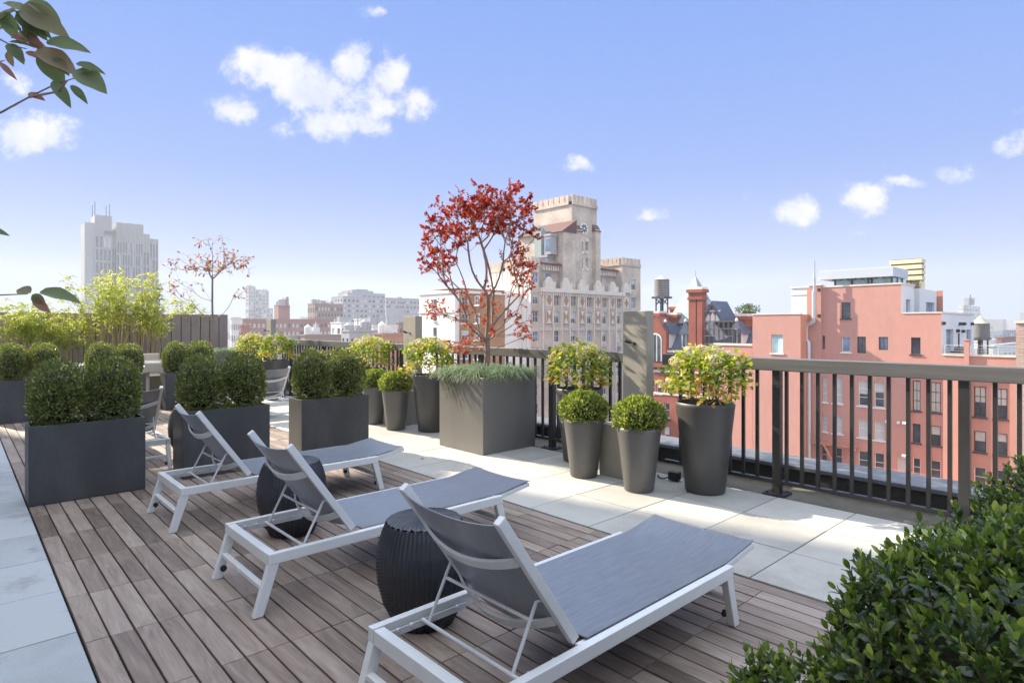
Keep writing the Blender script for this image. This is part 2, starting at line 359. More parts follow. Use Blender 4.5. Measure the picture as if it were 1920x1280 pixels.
def leaves(name, P, D, Nn, Ln, Wd, tint, mat, parent=None, tpl='fold'):
    """one mesh of many leaves: P base, D axis, Nn blade normal, Ln length, Wd width"""
    tv, tf = TPL[tpl]; tv = np.array(tv); n = len(P); k = len(tv)
    P = np.asarray(P, float); D = nrm(np.asarray(D, float)); Nn = np.asarray(Nn, float)
    S = nrm(np.cross(Nn, D)); U = np.cross(D, S)
    Ln = np.broadcast_to(Ln, (n,)); Wd = np.broadcast_to(Wd, (n,))
    V = (P[:, None, :]+D[:, None, :]*(tv[None, :, 0:1]*Ln[:, None, None])+S[:, None, :]*(tv[None, :, 1:2]*Wd[:, None, None])
         + U[:, None, :]*(tv[None, :, 2:3]*Ln[:, None, None])).reshape(-1, 3)
    ls = np.array([len(f) for f in tf]); flat = np.concatenate([np.array(f) for f in tf])
    loops = (np.arange(n)[:, None]*k+flat[None, :]).reshape(-1)
    tot = np.tile(ls, n); st = np.concatenate([[0], np.cumsum(tot)[:-1]])
    me = bpy.data.meshes.new(name)
    me.vertices.add(len(V)); me.vertices.foreach_set('co', V.astype(np.float32).reshape(-1))
    me.loops.add(len(loops)); me.loops.foreach_set('vertex_index', loops.astype(np.int32))
    me.polygons.add(len(tot)); me.polygons.foreach_set('loop_start', st.astype(np.int32)); me.polygons.foreach_set('loop_total', tot.astype(np.int32))
    me.polygons.foreach_set('use_smooth', np.ones(len(tot), bool))
    me.update(calc_edges=True)
    at = me.attributes.new('tint', 'FLOAT', 'POINT'); at.data.foreach_set('value', np.repeat(np.clip(tint, 0, 1), k).astype(np.float32))
    me.materials.append(mat); me.validate()
    o = bpy.data.objects.new(name, me); col.objects.link(o)
    if parent: o.parent = parent
    return o
rng = np.random.default_rng(11)
def rdir(n): return nrm(rng.normal(size=(n, 3)))

# ------------------------------------------------------------------ terrace floor
DV0, DV1 = .42, 3.26                              # the deck lies between these
def terrace():
    mb = MB(); mb.box(-15.4, 6, -9, 5.86, -.9, -.035)
    tag(mb.build('terrace_slab', M['under']), kind='structure')
    mb = MB(); g = .004                           # pavers along the railing, 585 mm square
    for i in range(-20, 14):
        u0 = -3.33+.585*i
        if u0 < -15.3: continue
        vs = [3.262, 3.822, 4.392, 4.97]
        for k in range(3):
            t = random.uniform(.25, .75)
            mb.box(u0+g, u0+.585-g, vs[k]+g, vs[k+1]-g, -.034, random.uniform(-.001, .001), 0, t)
    tag(mb.build('stone_paving', M['paver'], bevel=.003), kind='structure')
    mb = MB()
    for i in range(-20, 16):
        u0 = -3.39+.594*i
        if u0 < -15.3: continue
        for k in range(10):
            v1 = .416-.594*k
            mb.box(u0+g, u0+.594-g, v1-.594+g, v1-g, -.034, random.uniform(-.001, .001), 0, random.uniform(.25, .75))
    tag(mb.build('stone_paving', M['paver_left'], bevel=.003), kind='structure')
    mb = MB(); P = .0973; n = int(round((DV1-DV0)/P))
    rows = []
    for j in range(n):
        v0 = DV0+P*j
        i = -20
        tl = j//6
        while i < 14:
            u0 = -3.245+.5985*i
            ln = 2 if (random.random() < .07 and i % 2 == 0) else 1
            if u0 > -15.3:
                t = random.gauss(.42, .11)
                if random.random() < .08: t -= .2
                z = random.uniform(-.0015, .0015)
                mb.box(u0+.002, u0+.5985*ln-.002, v0+.0042, v0+P-.0042, -.024, z, 0, max(.08, min(.85, t)))
            i += ln
    tag(mb.build('wood_deck', M['deck'], bevel=.0025), kind='structure')
    mb = MB(); mb.box(-15.4, 6, 4.972, 5.45, -.03, -.012)
    tag(mb.build('gutter_bed', M['gutter']), kind='structure')
terrace()

# parapet outside the railing
pw = empty('parapet_wall', (-4, 5.65, -.03), 0, 'low dark roof parapet with grey metal coping running outside the railing', 'parapet')
def kid(o, p):
    o.parent = p; o.matrix_parent_inverse = Matrix.Translation(p.location).inverted() if p.rotation_euler.z == 0 else p.matrix_basis.inverted()
    return o
kid(MB().box(-15.4, 6, 5.45, 5.84, -.03, .14).build('flashing', M['curb']), pw)
mb = MB()
for i in range(9):
    mb.box(-15.4+2.4*i, -15.4+2.4*i+2.392, 5.42, 5.86, .142, .176)
kid(mb.build('coping', M['coping'], bevel=.004), pw)

# ------------------------------------------------------------------ railing sections between the concrete pillars
RV = 5.08
def railing(u0, u1, posts, label):
    e = empty('railing', ((u0+u1)/2, RV, 0), 0, label, 'railing', 'railing sections along the roof edge')
    k = lambda o: kid(o, e)
    k(MB().box(u0, u1, RV-.055, RV+.055, 1.03, 1.135).build('top_rail', M['rail_top'], bevel=.006))
    k(MB().box(u0, u1, RV-.022, RV+.022, .085, .115).build('bottom_rail', M['rail'], bevel=.003))
    for p in posts:
        o = k(MB().box(p-.032, p+.032, RV-.032, RV+.032, .012, 1.03).build('post', M['rail'], bevel=.003))
        mb = MB().box(p-.085, p+.085, RV-.10, RV+.085, -.012, .010)
        for sx in (-.06, .06):
            for sy in (-.07, .055): mb.lathe([(.011, 0), (.011, .01), (.006, .014)], 8, 0, p+sx, RV+sy, .010)
        q = mb.build('base_plate', M['rail'], bevel=.002); q.parent = o
    pitch = .1245; n = int((u1-u0)/pitch); base = None
    for i in range(n):
        u = u1-.06-pitch*i
        if u < u0+.03: break
        if any(abs(u-p) < .055 for p in posts): continue
        if base is None:
            base = MB().box(-.0125, .0125, -.0125, .0125, .116, 1.03).build('baluster', M['rail'])
            o = base
        else:
            o = base.copy(); col.objects.link(o)
        o.parent = e; o.location = (u-e.location.x, 0, 0)
    return e
railing(-3.30, 4.4, [-2.21, -.93, .35, 1.63, 2.91], 'long dark handrail section with flat top rail in front of the pink building')
railing(-7.20, -3.66, [-6.09, -4.81], 'dark railing section behind the maple planter box, between two concrete pillars')
railing(-12.75, -7.70, [-12.2, -10.7, -9.2, -8.0], 'dark railing section seen against the hazy brick city blocks')
railing(-14.9, -13.20, [-14.85, -13.4], 'short far railing section that meets the wooden fence')

# ------------------------------------------------------------------ concrete pillars and their spotlights
def pillar(u0, u1, va, label, base=True):
    e = empty('concrete_pillar', ((u0+u1)/2, va, 0), 0, label, 'pillar', 'concrete pillars standing along the railing')
    kid(MB().box(u0, u1, va, va+.115, .0, 1.55).build('panel', M['concrete'], bevel=.006), e)
    kid(MB().box(u0-.02, u1+.01, va-.34, va-.006, 0, .485).build('plinth', M['concrete'], bevel=.006), e)
    return e
pillar(-3.62, -3.34, 4.83, 'tall concrete pillar streaked with branch shadows, between the small round pots')
pillar(-7.62, -7.30, 4.86, 'pale sunlit concrete pillar left of the red maple planter')
pillar(-13.05, -12.80, 4.90, 'farthest thin concrete pillar behind the hydrangea pots')
def spot(u, v, z, label):
    sc_ = .5
    e = empty('spotlight', (u, v, z), 0, label, 'spotlight', 'spotlights on the concrete pillars')
    o = MB().lathe([(.03, 0), (.03, .012)], 16).build('mount', M['black'], e); o.rotation_euler = (R(90), 0, 0)
    MB().tube([(0, -.01, 0), (0, -.06, .01), (-.02, -.10, .03)], .008, 8).build('arm', M['black'], e, True)
    p0, p1 = Vector((-.0, -.095, .015)), Vector((-.11, -.15, .055))
    MB().tube([p0, p0.lerp(p1, .3), p0.lerp(p1, .32), p1], [.012, .024, .03, .032], 14).build('lamp_head', M['black'], e, True)
    e.scale = (sc_, sc_, sc_)
spot(-3.48, 4.83, 1.235, 'small black spotlight on the streaked concrete pillar')
spot(-7.44, 4.86, 1.30, 'small black spotlight on the pale pillar left of the maple')
spot(-12.92, 4.90, 1.30, 'tiny spotlight on the farthest thin pillar')

# ------------------------------------------------------------------ sun loungers
def make_lounger():
    r = empty('sun_lounger')
    fr, W = M['frame'], .325
    mb = MB()
    for s in (-1, 1):
        mb.box(min(s*W, s*(W-.034)), max(s*W, s*(W-.034)), .075, 1.60, .238, .29)
    mb.box(-W+.041, W-.041, .075, .118, .234, .289)
    mb.box(-W+.035, W-.035, 1.52, 1.56, .239, .262)
    mb.build('side_frame', fr, r, bevel=.003)
    for s in (-1, 1):
        for rear in (1, 0):
            mb = MB(); x0, x1 = sorted((s*(W-.002), s*(W-.038)))
            if rear: pts = [(.003, 0), (.05, 0), (.128, .237), (.0755, .237)]
            else: pts = [(1.615, 0), (1.662, 0), (1.5995, .237), (1.547, .237)]
            mb.prism(pts, x0, x1, lambda a, z, w: (w, a, z))
            o = mb.build('leg', fr, r, bevel=.003)
            y = .055 if rear else 1.605
            xx = s*(W-.042); foot = MB().tube([(xx, y-.002, .055), (xx-s*.012, y-.002, .055)], .017, 12).build('foot_cap', M['black'], o, True)
    MB().bar((-W+.036, .062, .125), (W-.036, .062, .125), .03, .022).build('rear_stretcher', fr, r, bevel=.002)
    MB().bar((-W+.036, 1.60, .13), (W-.036, 1.60, .13), .03, .022).build('front_stretcher', fr, r, bevel=.002)
    t = MB(); t.box(-.03, .0, .0445, .046, .1145, .1355); t.build('care_tag', M['white_trim'], r)
    # seat: raised inner frame and sling
    for s in (-1, 1):
        mb = MB()
        mb.bar((s*.2765, .56, .266), (s*.2765, 1.56, .266), .026, .028, side=(1, 0, 0)); mb.bar((s*.2765, 1.56, .266), (s*.2765, 1.88, .306), .026, .028, side=(1, 0, 0))
        mb.build('seat_rail', fr, r, bevel=.004)
    def sling(p0, p1, bow, n=14, m=10, half=.262, name='seat_sling', p2=None, th=.004):
        mb = MB(); p0, p1 = Vector(p0), Vector(p1)
        d = (p1-p0).normalized(); nn = Vector((1, 0, 0)).cross(d)
        for side in (0, 1):
            base = len(mb.v)
            for j in range(m+1):
                t = j/m; c = p0.lerp(p1, t)
                if p2 and t > .8: c = p0.lerp(p1, .8).lerp(Vector(p2), (t-.8)/.2)
                for i in range(n+1):
                    s = -1+2*i/n
                    q = c+Vector((s*half, 0, 0))-nn*(bow*(1-abs(s)**2.4)+side*th)
                    mb.v.append(tuple(q)); mb.t.append(.5)
            for j in range(m):
                for i in range(n):
                    a = base+j*(n+1)+i
                    f = (a, a+1, a+n+2, a+n+1)
                    mb.f.append(f if side == 0 else f[::-1]); mb.m.append(0)
        k = (n+1)*(m+1)
        ring = [i for i in range(n+1)]+[(n+1)*j+n for j in range(1, m+1)]+[(n+1)*m+i for i in range(n-1, -1, -1)]+[(n+1)*j for j in range(m-1, 0, -1)]
        for a, b in zip(ring, ring[1:]+ring[:1]): mb.f.append((a, a+k, b+k, b)[::-1]); mb.m.append(0)
        return mb.build(name, M['sling'], r, True)
    sling((0, .60, .296), (0, 1.875, .296), .014, half=.288, p2=(0, 1.875, .334))
    # backrest
    hy, hz, ty, tz = .545, .302, .195, .795
    b0, b1 = Vector((0, hy, hz)), Vector((0, ty, tz)); d = (b1-b0).normalized(); nb = Vector((1, 0, 0)).cross(d)   # nb points to the back side
    nb = nb if nb.y < 0 else -nb
    for s in (-1, 1):
        X = Vector((s*.272, 0, 0))
        MB().bar(b0+X, b1+X, .028, .036, side=(1, 0, 0)).build('back_rail', fr, r, bevel=.003)
    sling(b1+nb*.012-d*.012, b0+nb*.012+d*.04, .03, name='back_sling')
    for tpos, bow in ((.70, .055), (.20, .075)):
        c = b0.lerp(b1, tpos); mb = MB(); n = 14
        vs = []
        for i in range(n+1):
            s = -1+2*i/n; off = bow*(1-s*s)+.012
            for e in (-.019, .019):
                for th in (0, .012):
                    vs.append(c+Vector((s*.26, 0, 0))+nb*(off+th)+d*(e-.02*(1-s*s)))
        fs = []
        for i in range(n):
            a = 4*i; q = a+4
            fs += [(a, a+2, q+2, q), (a+1, q+1, q+3, a+3), (a, q, q+1, a+1), (a+2, a+3, q+3, q+2)]
        fs += [(0, 1, 3, 2), (4*n, 4*n+2, 4*n+3, 4*n+1)]
        mb.mesh(vs, fs); mb.build('back_brace', fr, r, True, angle=50)
    piv = b0.lerp(b1, .37)+nb*.012; rk = Vector((0, .285, .262))
    mb = MB()
    for s in (-1, 1):
        mb.tube([piv+Vector((s*.255, 0, 0)), piv+Vector((s*.238, 0, 0))+nb*.015, rk+Vector((s*.236, 0, 0))], .0065, 8)
    mb.tube([rk+Vector((-.278, 0, 0)), rk+Vector((.278, 0, 0))], .0075, 8)
    m1 = piv.lerp(rk, .3)
    mb.tube([m1+Vector((-.236, 0, 0)), m1+Vector((.236, 0, 0))], .0065, 8)
    mb.build('support_rod', M['rod'], r, True)
    for s in (-1, 1):
        mb = MB(); x0, x1 = sorted((s*.284, s*.277)); mb.box(x0, x1, .12, .50, .236, .262)
        for y in (.17, .23, .33, .45): mb.tube([(s*.276, y, .262), (s*.262, y, .262)], .008, 8)
        mb.build('rack', M['rod'], r, bevel=.001)
    return r
LG = 'white framed mesh sun loungers'
lo = tag(make_lounger(), None, 'sun lounger', LG)
spots = [((-1.68, 1.05, .002), 0, 'nearest sun lounger, its mesh seat largest in the view beside the leafy hedge'),
         ((-3.275, 1.045, .002), 0, 'sun lounger between the two dark wicker stools, middle of the front row of three'),
         ((-4.885, 1.06, .002), 0, 'sun lounger in front of the long hedge planters, farthest of the front row'),
         ((-6.62, 1.25, .002), R(90), 'partly hidden sun lounger behind the nearest hedge planter, seen end on'),
         ((-12.35, 3.15, .002), R(-90), 'distant sun lounger with its pale blue backrest facing the camera, near the cream table'),
         ((-8.72, 3.42, .002), R(90), 'sunlit sun lounger glimpsed through the gap between two hedge planters')]
for i, (loc, rz, lb) in enumerate(spots):
    o = lo if i == 0 else copy_tree(lo)
    place(o, loc, rz, lb)

# ------------------------------------------------------------------ wicker stools
def make_stool():
    r = empty('wicker_stool')
    prof = [(0, .135), (.03, .15), (.10, .185), (.2, .212), (.28, .218), (.36, .212), (.43, .192), (.475, .172)]
    def rad(z):
        for (a, ra), (b, rb) in zip(prof, prof[1:]):
            if a <= z <= b: 
                t = (z-a)/(b-a); return ra+(rb-ra)*t
        return prof[-1][1]
    nseg, rows = 240, 58; mb = MB()
    for j in range(rows+1):
        z = .475*j/rows
        for i in range(nseg):
            a = 2*math.pi*i/nseg
            rib = .0075*abs(math.cos(a*30))**.8
            wv = .0024*(1 if (j+(i//4)) % 2 else -1)
            rr = rad(z)+rib+wv
            mb.v.append((rr*math.cos(a), rr*math.sin(a), z)); mb.t.append(.5)
    for j in range(rows):
        for i in range(nseg):
            a, b = j*nseg+i, j*nseg+(i+1) % nseg
            mb.f.append((a, b, b+nseg, a+nseg)); mb.m.append(0)
    mb.build('woven_body', M['wicker'], r, True, angle=80)
    mb = MB(); rn = 26
    for j in range(rn+1):
        q = 1-j/rn*.97
        for i in range(nseg):
            a = 2*math.pi*i/nseg
            ph = (j+(i//4)) % 2
            z = .475+.014*(1-q**6)+.0018*(1 if ph else -1)+.005*abs(math.cos(a*24))*q-.004*(1-q)
            mb.v.append(((.176*q)*math.cos(a), (.176*q)*math.sin(a), z)); mb.t.append(.5)
    for j in range(rn):
        for i in range(nseg):
            a, b = j*nseg+i, j*nseg+(i+1) % nseg
            mb.f.append((a, b, b+nseg, a+nseg)); mb.m.append(0)
    mb.f.append(tuple(rn*nseg+i for i in range(nseg))); mb.m.append(0)
    mb.build('woven_top', M['wicker'], r, True, angle=80)
    return r
so = tag(make_stool(), None, 'stool', 'barrel shaped wicker stools')
for i, (loc, rz, lb) in enumerate([((-2.405, 1.65, .003), 0, 'dark wicker barrel stool nearest the camera, behind the closest lounger'),
                                   ((-4.04, 1.69, .003), .3, 'dark wicker barrel stool between the middle and farther front loungers'),
                                   ((-7.35, 1.93, .003), .6, 'dark wicker barrel stool mostly hidden behind a hedge planter')]):
    place(so if i == 0 else copy_tree(so), loc, rz, lb)

# ------------------------------------------------------------------ clipped boxwood
def super_pts(n, a, b, c, p, lo=.8, hi=1.03, lump=.06, zmin=-1.0, seed=0):
    g = np.random.default_rng(seed)
    d = g.normal(size=(n*2, 3)); d = nrm(d); d = d[d[:, 2] > zmin][:n]
    q = (np.abs(d[:, 0]/a)**p+np.abs(d[:, 1]/b)**p+np.abs(d[:, 2]/c)**p)**(-1/p)
    ph = g.uniform(0, 6, 6)
    l = 1+lump*(np.sin(d[:, 0]*7+ph[0])*np.sin(d[:, 1]*6+ph[1])+.6*np.sin(d[:, 2]*9+ph[2])*np.sin(d[:, 0]*11+ph[3]))
    rr = q*l*(lo+(hi-lo)*g.random(len(d))**.45)*np.where(g.random(len(d)) < .05, g.uniform(1.02, 1.11, len(d)), 1)
    P = d*rr[:, None]
    return P, d
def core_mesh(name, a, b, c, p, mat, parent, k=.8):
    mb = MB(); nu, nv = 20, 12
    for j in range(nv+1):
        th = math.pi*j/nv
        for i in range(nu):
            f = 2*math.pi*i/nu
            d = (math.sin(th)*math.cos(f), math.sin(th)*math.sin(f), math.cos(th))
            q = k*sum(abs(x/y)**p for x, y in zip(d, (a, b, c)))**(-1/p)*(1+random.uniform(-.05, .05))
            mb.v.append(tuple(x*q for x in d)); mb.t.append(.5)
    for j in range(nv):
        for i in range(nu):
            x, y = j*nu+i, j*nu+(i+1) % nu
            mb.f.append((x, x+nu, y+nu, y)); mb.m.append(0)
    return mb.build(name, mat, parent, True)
def make_bush(name, a, b, c, p, n, L, mat, seed, zoff, tips=.12, zmin=-1.0):
    r = empty(name)
    P, d = super_pts(n, a, b, c, p, .76, 1.04, .085, zmin, seed)
    g = np.random.default_rng(seed+5); n = len(P)
    D = nrm(d*.8+np.array([0, 0, .7])+g.normal(size=(n, 3))*.5)
    Nn = nrm(d*.6+g.normal(size=(n, 3))*.7+np.array([0, 0, .4]))
    rad_ = np.linalg.norm(P/np.array([a, b, c]), axis=1)
    tint = np.clip(.40+.17*g.normal(size=n)+.30*(g.random(n) < tips*1.6), 0, 1)
    o = leaves('foliage', P, D, Nn, L*g.uniform(.75, 1.25, n), L*.55*g.uniform(.8, 1.2, n), tint, mat, r)
    o.location.z = zoff
    k = core_mesh('branches', a, b, c, p, M['thicket'], r, .74); k.location.z = zoff  # dark solid core stands for the shade between the twigs
    st = MB()
    for i in range(9):
        aa = random.uniform(0, 6.28); rr = random.uniform(.0, .45)
        st.tube([(rr*.5*a*math.cos(aa), rr*.5*b*math.sin(aa), -.02), (rr*a*math.cos(aa), rr*b*math.sin(aa), zoff*.6), (1.5*rr*a*math.cos(aa), 1.5*rr*b*math.sin(aa), zoff)], [.012, .009, .006], 6)
    st.build('stem', M['stem'], r, True)
    return r
HB = [make_bush('boxwood_bush', .182, .184, .268, 2.75, 5200, .027, M['boxwood'], s, .265) for s in (1, 2)]
HB[0].name = 'boxwood_bush'
bush_used = set()
def bush(kind, loc, rz, label, group, scale=(1, 1, 1)):
    src = HB[kind]
    o = src if kind not in bush_used else copy_tree(src)
    bush_used.add(kind)
    tag(o, label, 'boxwood bush', group); o.location = loc; o.rotation_euler = (0, 0, rz); o.scale = scale
    return o

# long planter boxes with two bushes each
def make_box(name, du, dv, h, mat, soil=.06, t=.018):
    r = empty(name)
    mb = MB()
    o = [(-du/2, -dv/2), (du/2, -dv/2), (du/2, dv/2), (-du/2, dv/2)]
    i_ = [(-du/2+t, -dv/2+t), (du/2-t, -dv/2+t), (du/2-t, dv/2-t), (-du/2+t, dv/2-t)]
    vs = [(x, y, 0) for x, y in o]+[(x, y, h) for x, y in o]+[(x, y, h) for x, y in i_]+[(x, y, h-soil-.02) for x, y in i_]
    fs = [(3, 2, 1, 0)]
    for k in range(4):
        n = (k+1) % 4
        fs += [(k, n, 4+n, 4+k), (4+k, 4+n, 8+n, 8+k), (8+k, 8+n, 12+n, 12+k)]
    mb.mesh(vs, fs); mb.build('box', mat, r, bevel=.004)
    mb = MB(); nx, ny = 10, 18
    for j in range(ny+1):
        for i in range(nx+1):
            mb.v.append((-du/2+t+(du-2*t)*i/nx, -dv/2+t+(dv-2*t)*j/ny, h-soil+random.uniform(-.012, .014))); mb.t.append(.5)
    for j in range(ny):
        for i in range(nx):
            a = j*(nx+1)+i; mb.f.append((a, a+1, a+nx+2, a+nx+1)); mb.m.append(0)
    mb.build('soil', M['soil'], r)
    return r
PB = tag(make_box('planter_box', .34, .79, .62, M['char']), None, 'planter box', 'long charcoal planter boxes')
pv2 = on_u(341.5, -6.0)[0]; pv3 = on_u(564, -6.1)[0]
def ctr(xl, xr, u): return (on_u(xl, u)[0]+on_u(xr, u)[0])/2
c7 = None
rows = [  # u of the face towards the camera, centre v, words, hidden or not
 (-5.97, .815, 'nearest on the left, standing on the deck edge', 'nearest left planter box'),
 (-6.08, pv2+.42, 'behind the farthest front lounger', 'planter box behind the farthest front lounger'),
 (-6.18, pv3+.44, 'between the lounger foot and the tall square planter', 'planter box near the tall square maple planter'),
 (-11.3, .80, 'at the far left edge below the bamboo', 'far left planter box below the bamboo'),
 (-11.3, ctr(158, 272, -11.45), 'of the back row, mostly hidden behind the nearest left one', 'back row planter box hidden by the nearest left hedge'),
 (-11.3, ctr(300, 405, -11.45), 'of the back row, in front of the slatted fence end', 'back row planter box in front of the fence end')]
for i, (uf, vc, wl, wb) in enumerate(rows):
    o = PB if i == 0 else copy_tree(PB)
    uc = uf-.17
    place(o, (uc, vc, .002), 0, 'long charcoal planter box '+wl)
    for s in (-1, 1):
        k = i*2+(s > 0)
        bush(k % 2, (uc, vc+s*.192, .565), (0 if s < 0 else math.pi)+random.uniform(-.1, .1),
             ('left' if s < 0 else 'right')+' clipped boxwood bush in the '+wb, 'clipped boxwood bushes in planter boxes', (1, 1.0, random.uniform(1.0, 1.06)))

# ------------------------------------------------------------------ round tapered pots
def make_pot(rt, rb, h, mat, name):
    r = empty(name)
    t = .016
    prof = [(rb*.94, 0), (rb, .012), (rb+(rt-rb)*.5, h*.5), (rt-.004, h-.05), (rt, h-.03), (rt, h-.006), (rt-.005, h), (rt-t, h), (rt-t-.003, h-.07)]
    MB().lathe(prof, 56).build('pot', mat, r, True, angle=50)
    mb = MB(); n = 18
    rings = [0, .35, .7, 1]
    for q in rings:
        for i in range(n):
            a = 2*math.pi*i/n; rr = (rt-t-.002)*q+.001
            mb.v.append((rr*math.cos(a), rr*math.sin(a), h-.05+random.uniform(-.01, .012))); mb.t.append(.5)
    for k in range(3):
        for i in range(n):
            a, b = k*n+i, k*n+(i+1) % n; mb.f.append((a, b, b+n, a+n)); mb.m.append(0)
    mb.build('soil', M['soil'], r)
    return r
SP = tag(make_pot(.187, .126, .54, M['pot'], 'round_pot'), None, 'plant pot', 'short tapered round pots')
TP = tag(make_pot(.243, .165, .755, M['pot_dark'], 'round_pot'), None, 'plant pot', 'tall tapered round pots')
BB = make_bush('boxwood_ball', .20, .20, .155, 2.3, 2900, .029, M['boxwood_bright'], 21, .12, .2, -.55)
tag(BB, None, 'boxwood bush', 'round boxwood bushes in short pots')
small = [((-3.70, 4.335), 'left of the concrete pillar', 'with a lit left side left of the streaked pillar'),
         ((-3.06, 4.31), 'in front of the concrete pillar', 'closest of the short pots, standing in front of the streaked pillar'),
         ((-7.12, 4.42), 'by the pale pillar', 'beside the pale pillar left of the maple box'),
         ((-7.74, 4.46), 'behind the third hedge planter', 'half hidden behind the hedge planter near the maple box'),
         (ground(450, 722), 'far off by the short far railing', 'far off behind the second hedge planter'),
         (ground(484, 722), 'far off, right one of the distant pair', 'far off, right of its distant twin')]
for i, ((u, v), wl, wp) in enumerate(small):
    o = SP if i == 0 else copy_tree(SP)
    place(o, (u, v, .002), random.uniform(0, 6), 'short tapered grey pot '+wp)
    b = BB if i == 0 else copy_tree(BB)
    place(b, (u, v, .505), random.uniform(0, 6), 'round boxwood bush '+wl, (1, 1, random.uniform(.95, 1.08)))

# hydrangeas in tall pots
def tree_nodes(trunk, targets, bend=.12, up=.15, bf=.55, start=None):
    """grow a branch skeleton from a trunk line to the target points"""
    nodes = [Vector(p) for p in trunk]; par = [i-1 for i in range(len(nodes))]; plen = [0.0]*len(nodes)
    start = max(0, len(nodes)-2) if start is None else start
    top = nodes[-1]
    for t in sorted(targets, key=lambda q: (q-top).length):
        best, bc = start, 1e9
        for i in range(start, len(nodes)):
            dv = t-nodes[i]; ln = dv.length
            c = ln+bf*plen[i]+(.6 if start > 1 else 2.5)*max(0, nodes[i].z-t.z+(0 if start > 1 else .75*math.hypot(t.x-nodes[i].x, t.y-nodes[i].y)))+.35*(par[i] < 0)
            if par[i] >= 0 and ln > 1e-6:
                dd = nodes[i]-nodes[par[i]]
                if dd.length > 1e-6: c += .28*ln*(1-dv.normalized().dot(dd.normalized()))
            if c < bc: bc, best = c, i
        p0 = nodes[best]; dv = t-p0; n = max(2, int(dv.length/.09)); prev = best
        ax = Vector((random.gauss(0, 1), random.gauss(0, 1), random.gauss(0, .4)))*dv.length*bend*.5
        for k in range(1, n+1):
            s = k/n; q = p0+dv*s+ax*math.sin(math.pi*s)-Vector((0, 0, up*dv.length*math.sin(math.pi*s)*.4))
            nodes.append(q); par.append(prev); plen.append(plen[prev]+dv.length/n); prev = len(nodes)-1
    return nodes, par
def tree_mesh(nodes, par, mat, name, parent, rtip=.0022, rmax=.05, ex=2.4, n=6):
    N_ = len(nodes); ch = [[] for _ in range(N_)]
    for i, p in enumerate(par):
        if p >= 0: ch[p].append(i)
    rad = [0]*N_
    for i in range(N_-1, -1, -1):
        rad[i] = rtip if not ch[i] else min(rmax, sum(rad[c]**ex for c in ch[i])**(1/ex)*1.004)
    mb = MB(); stack = [(0, None)]
    while stack:
        i, frm = stack.pop()
        pts, rs = ([nodes[frm]], [rad[i]]) if frm is not None else ([], [])
        while True:
            pts.append(nodes[i]); rs.append(rad[i])
            if not ch[i]: break
            k = max(ch[i], key=lambda c: rad[c])
            for c in ch[i]:
                if c != k: stack.append((c, i))
            i = k
        if len(pts) > 1: mb.tube(pts, rs, n)
    return mb.build(name, mat, parent, True, angle=80)
def make_hydrangea(seed):
    g = np.random.default_rng(seed); random.seed(seed)
    r = empty('hydrangea')
    P, d = super_pts(330, .34, .34, .25, 2.4, .5, 1.05, .12, -.45, seed)
    P = P+np.array([0, 0, .27])
    tg = [Vector(p) for p in P[::7]]
    nd, pr = tree_nodes([(0, 0, -.02), (0, 0, .02)], tg, .2)
    tree_mesh(nd, pr, M['stem'], 'stem', r, .0022, .012, 2.6, 5)
    n = len(P)
    D = nrm(d*.9+g.normal(size=(n, 3))*.6+np.array([0, 0, -.15])); Nn = nrm(g.normal(size=(n, 3))*.5+np.array([0, 0, 1])+d*.4)
    tint = np.clip(.38+.16*g.normal(size=n)+.25*(P[:, 2] < .22)+.3*(g.random(n) < .13), 0, 1)
    # each spray: three leaves at a node
    PP = np.concatenate([P, P+g.normal(size=P.shape)*.03, P+g.normal(size=P.shape)*.035])
    DD = nrm(np.concatenate([D, np.roll(D, 1, 0), np.roll(D, 2, 0)])); NN = np.concatenate([Nn, np.roll(Nn, 1, 0), Nn])
    TT = np.clip(np.concatenate([tint]*3)+.08*g.normal(size=3*n), 0, 1)
    leaves('foliage', PP, DD, NN, .062*g.uniform(.6, 1.25, 3*n), .036*g.uniform(.7, 1.2, 3*n), TT, M['hyd_leaf'], r, 'leaf')
    hd = None
    for k in range(13):
        a = k*2.4+g.uniform(-.3, .3); q = math.sqrt((k+.6)/13)*.95
        x, y = .32*q*math.cos(a), .32*q*math.sin(a); z = .27+.25*math.sqrt(max(.08, 1-q*q))+.035
        if hd is None:
            dd = rdir(150); pp = dd*np.array([.066, .066, .05])*g.uniform(.75, 1.05, (150, 1))
            hd = leaves('flower_head', pp, nrm(np.cross(dd, rdir(150))), dd, .021, .018, g.random(150), M['hyd_flower'], r, 'fold'); o = hd
        else:
            o = hd.copy(); col.objects.link(o); o.parent = r
        o.location = (x, y, z); o.rotation_euler = (0, 0, a); s = g.uniform(.7, 1.15); o.scale = (s, s, s)
    return r
hyds = [make_hydrangea(31), make_hydrangea(47)]
for h in hyds: tag(h, None, 'hydrangea', 'hydrangeas fading to autumn colours')
t6 = ground(527, 765)
tall = [((-2.66, 4.70), 'big dark tapered pot in front of the handrail, largest round pot', 'cream headed hydrangea in the largest pot beside the handrail', .92),
        ((-4.16, 4.80), 'tall tapered pot hidden behind a boxwood pot, left of the streaked pillar', 'green and yellow hydrangea left of the streaked pillar', .92),
        ((-6.70, 4.70), 'tall dark tapered pot tucked behind the square maple planter', 'yellowing hydrangea beside the square maple planter', .95),
        ((-8.34, 4.72), 'tall tapered pot behind the third hedge planter', 'bright green hydrangea left of the pale pillar', .95),
        ((-11.55, 4.52), 'tall tapered pot standing in sun before the far thin pillar', 'hydrangea with orange lower leaves before the far thin pillar', .95),
        ((-13.1, 4.62), 'farthest tapered pot close to the fence end', 'farthest hydrangea, near the fence end', .95)]
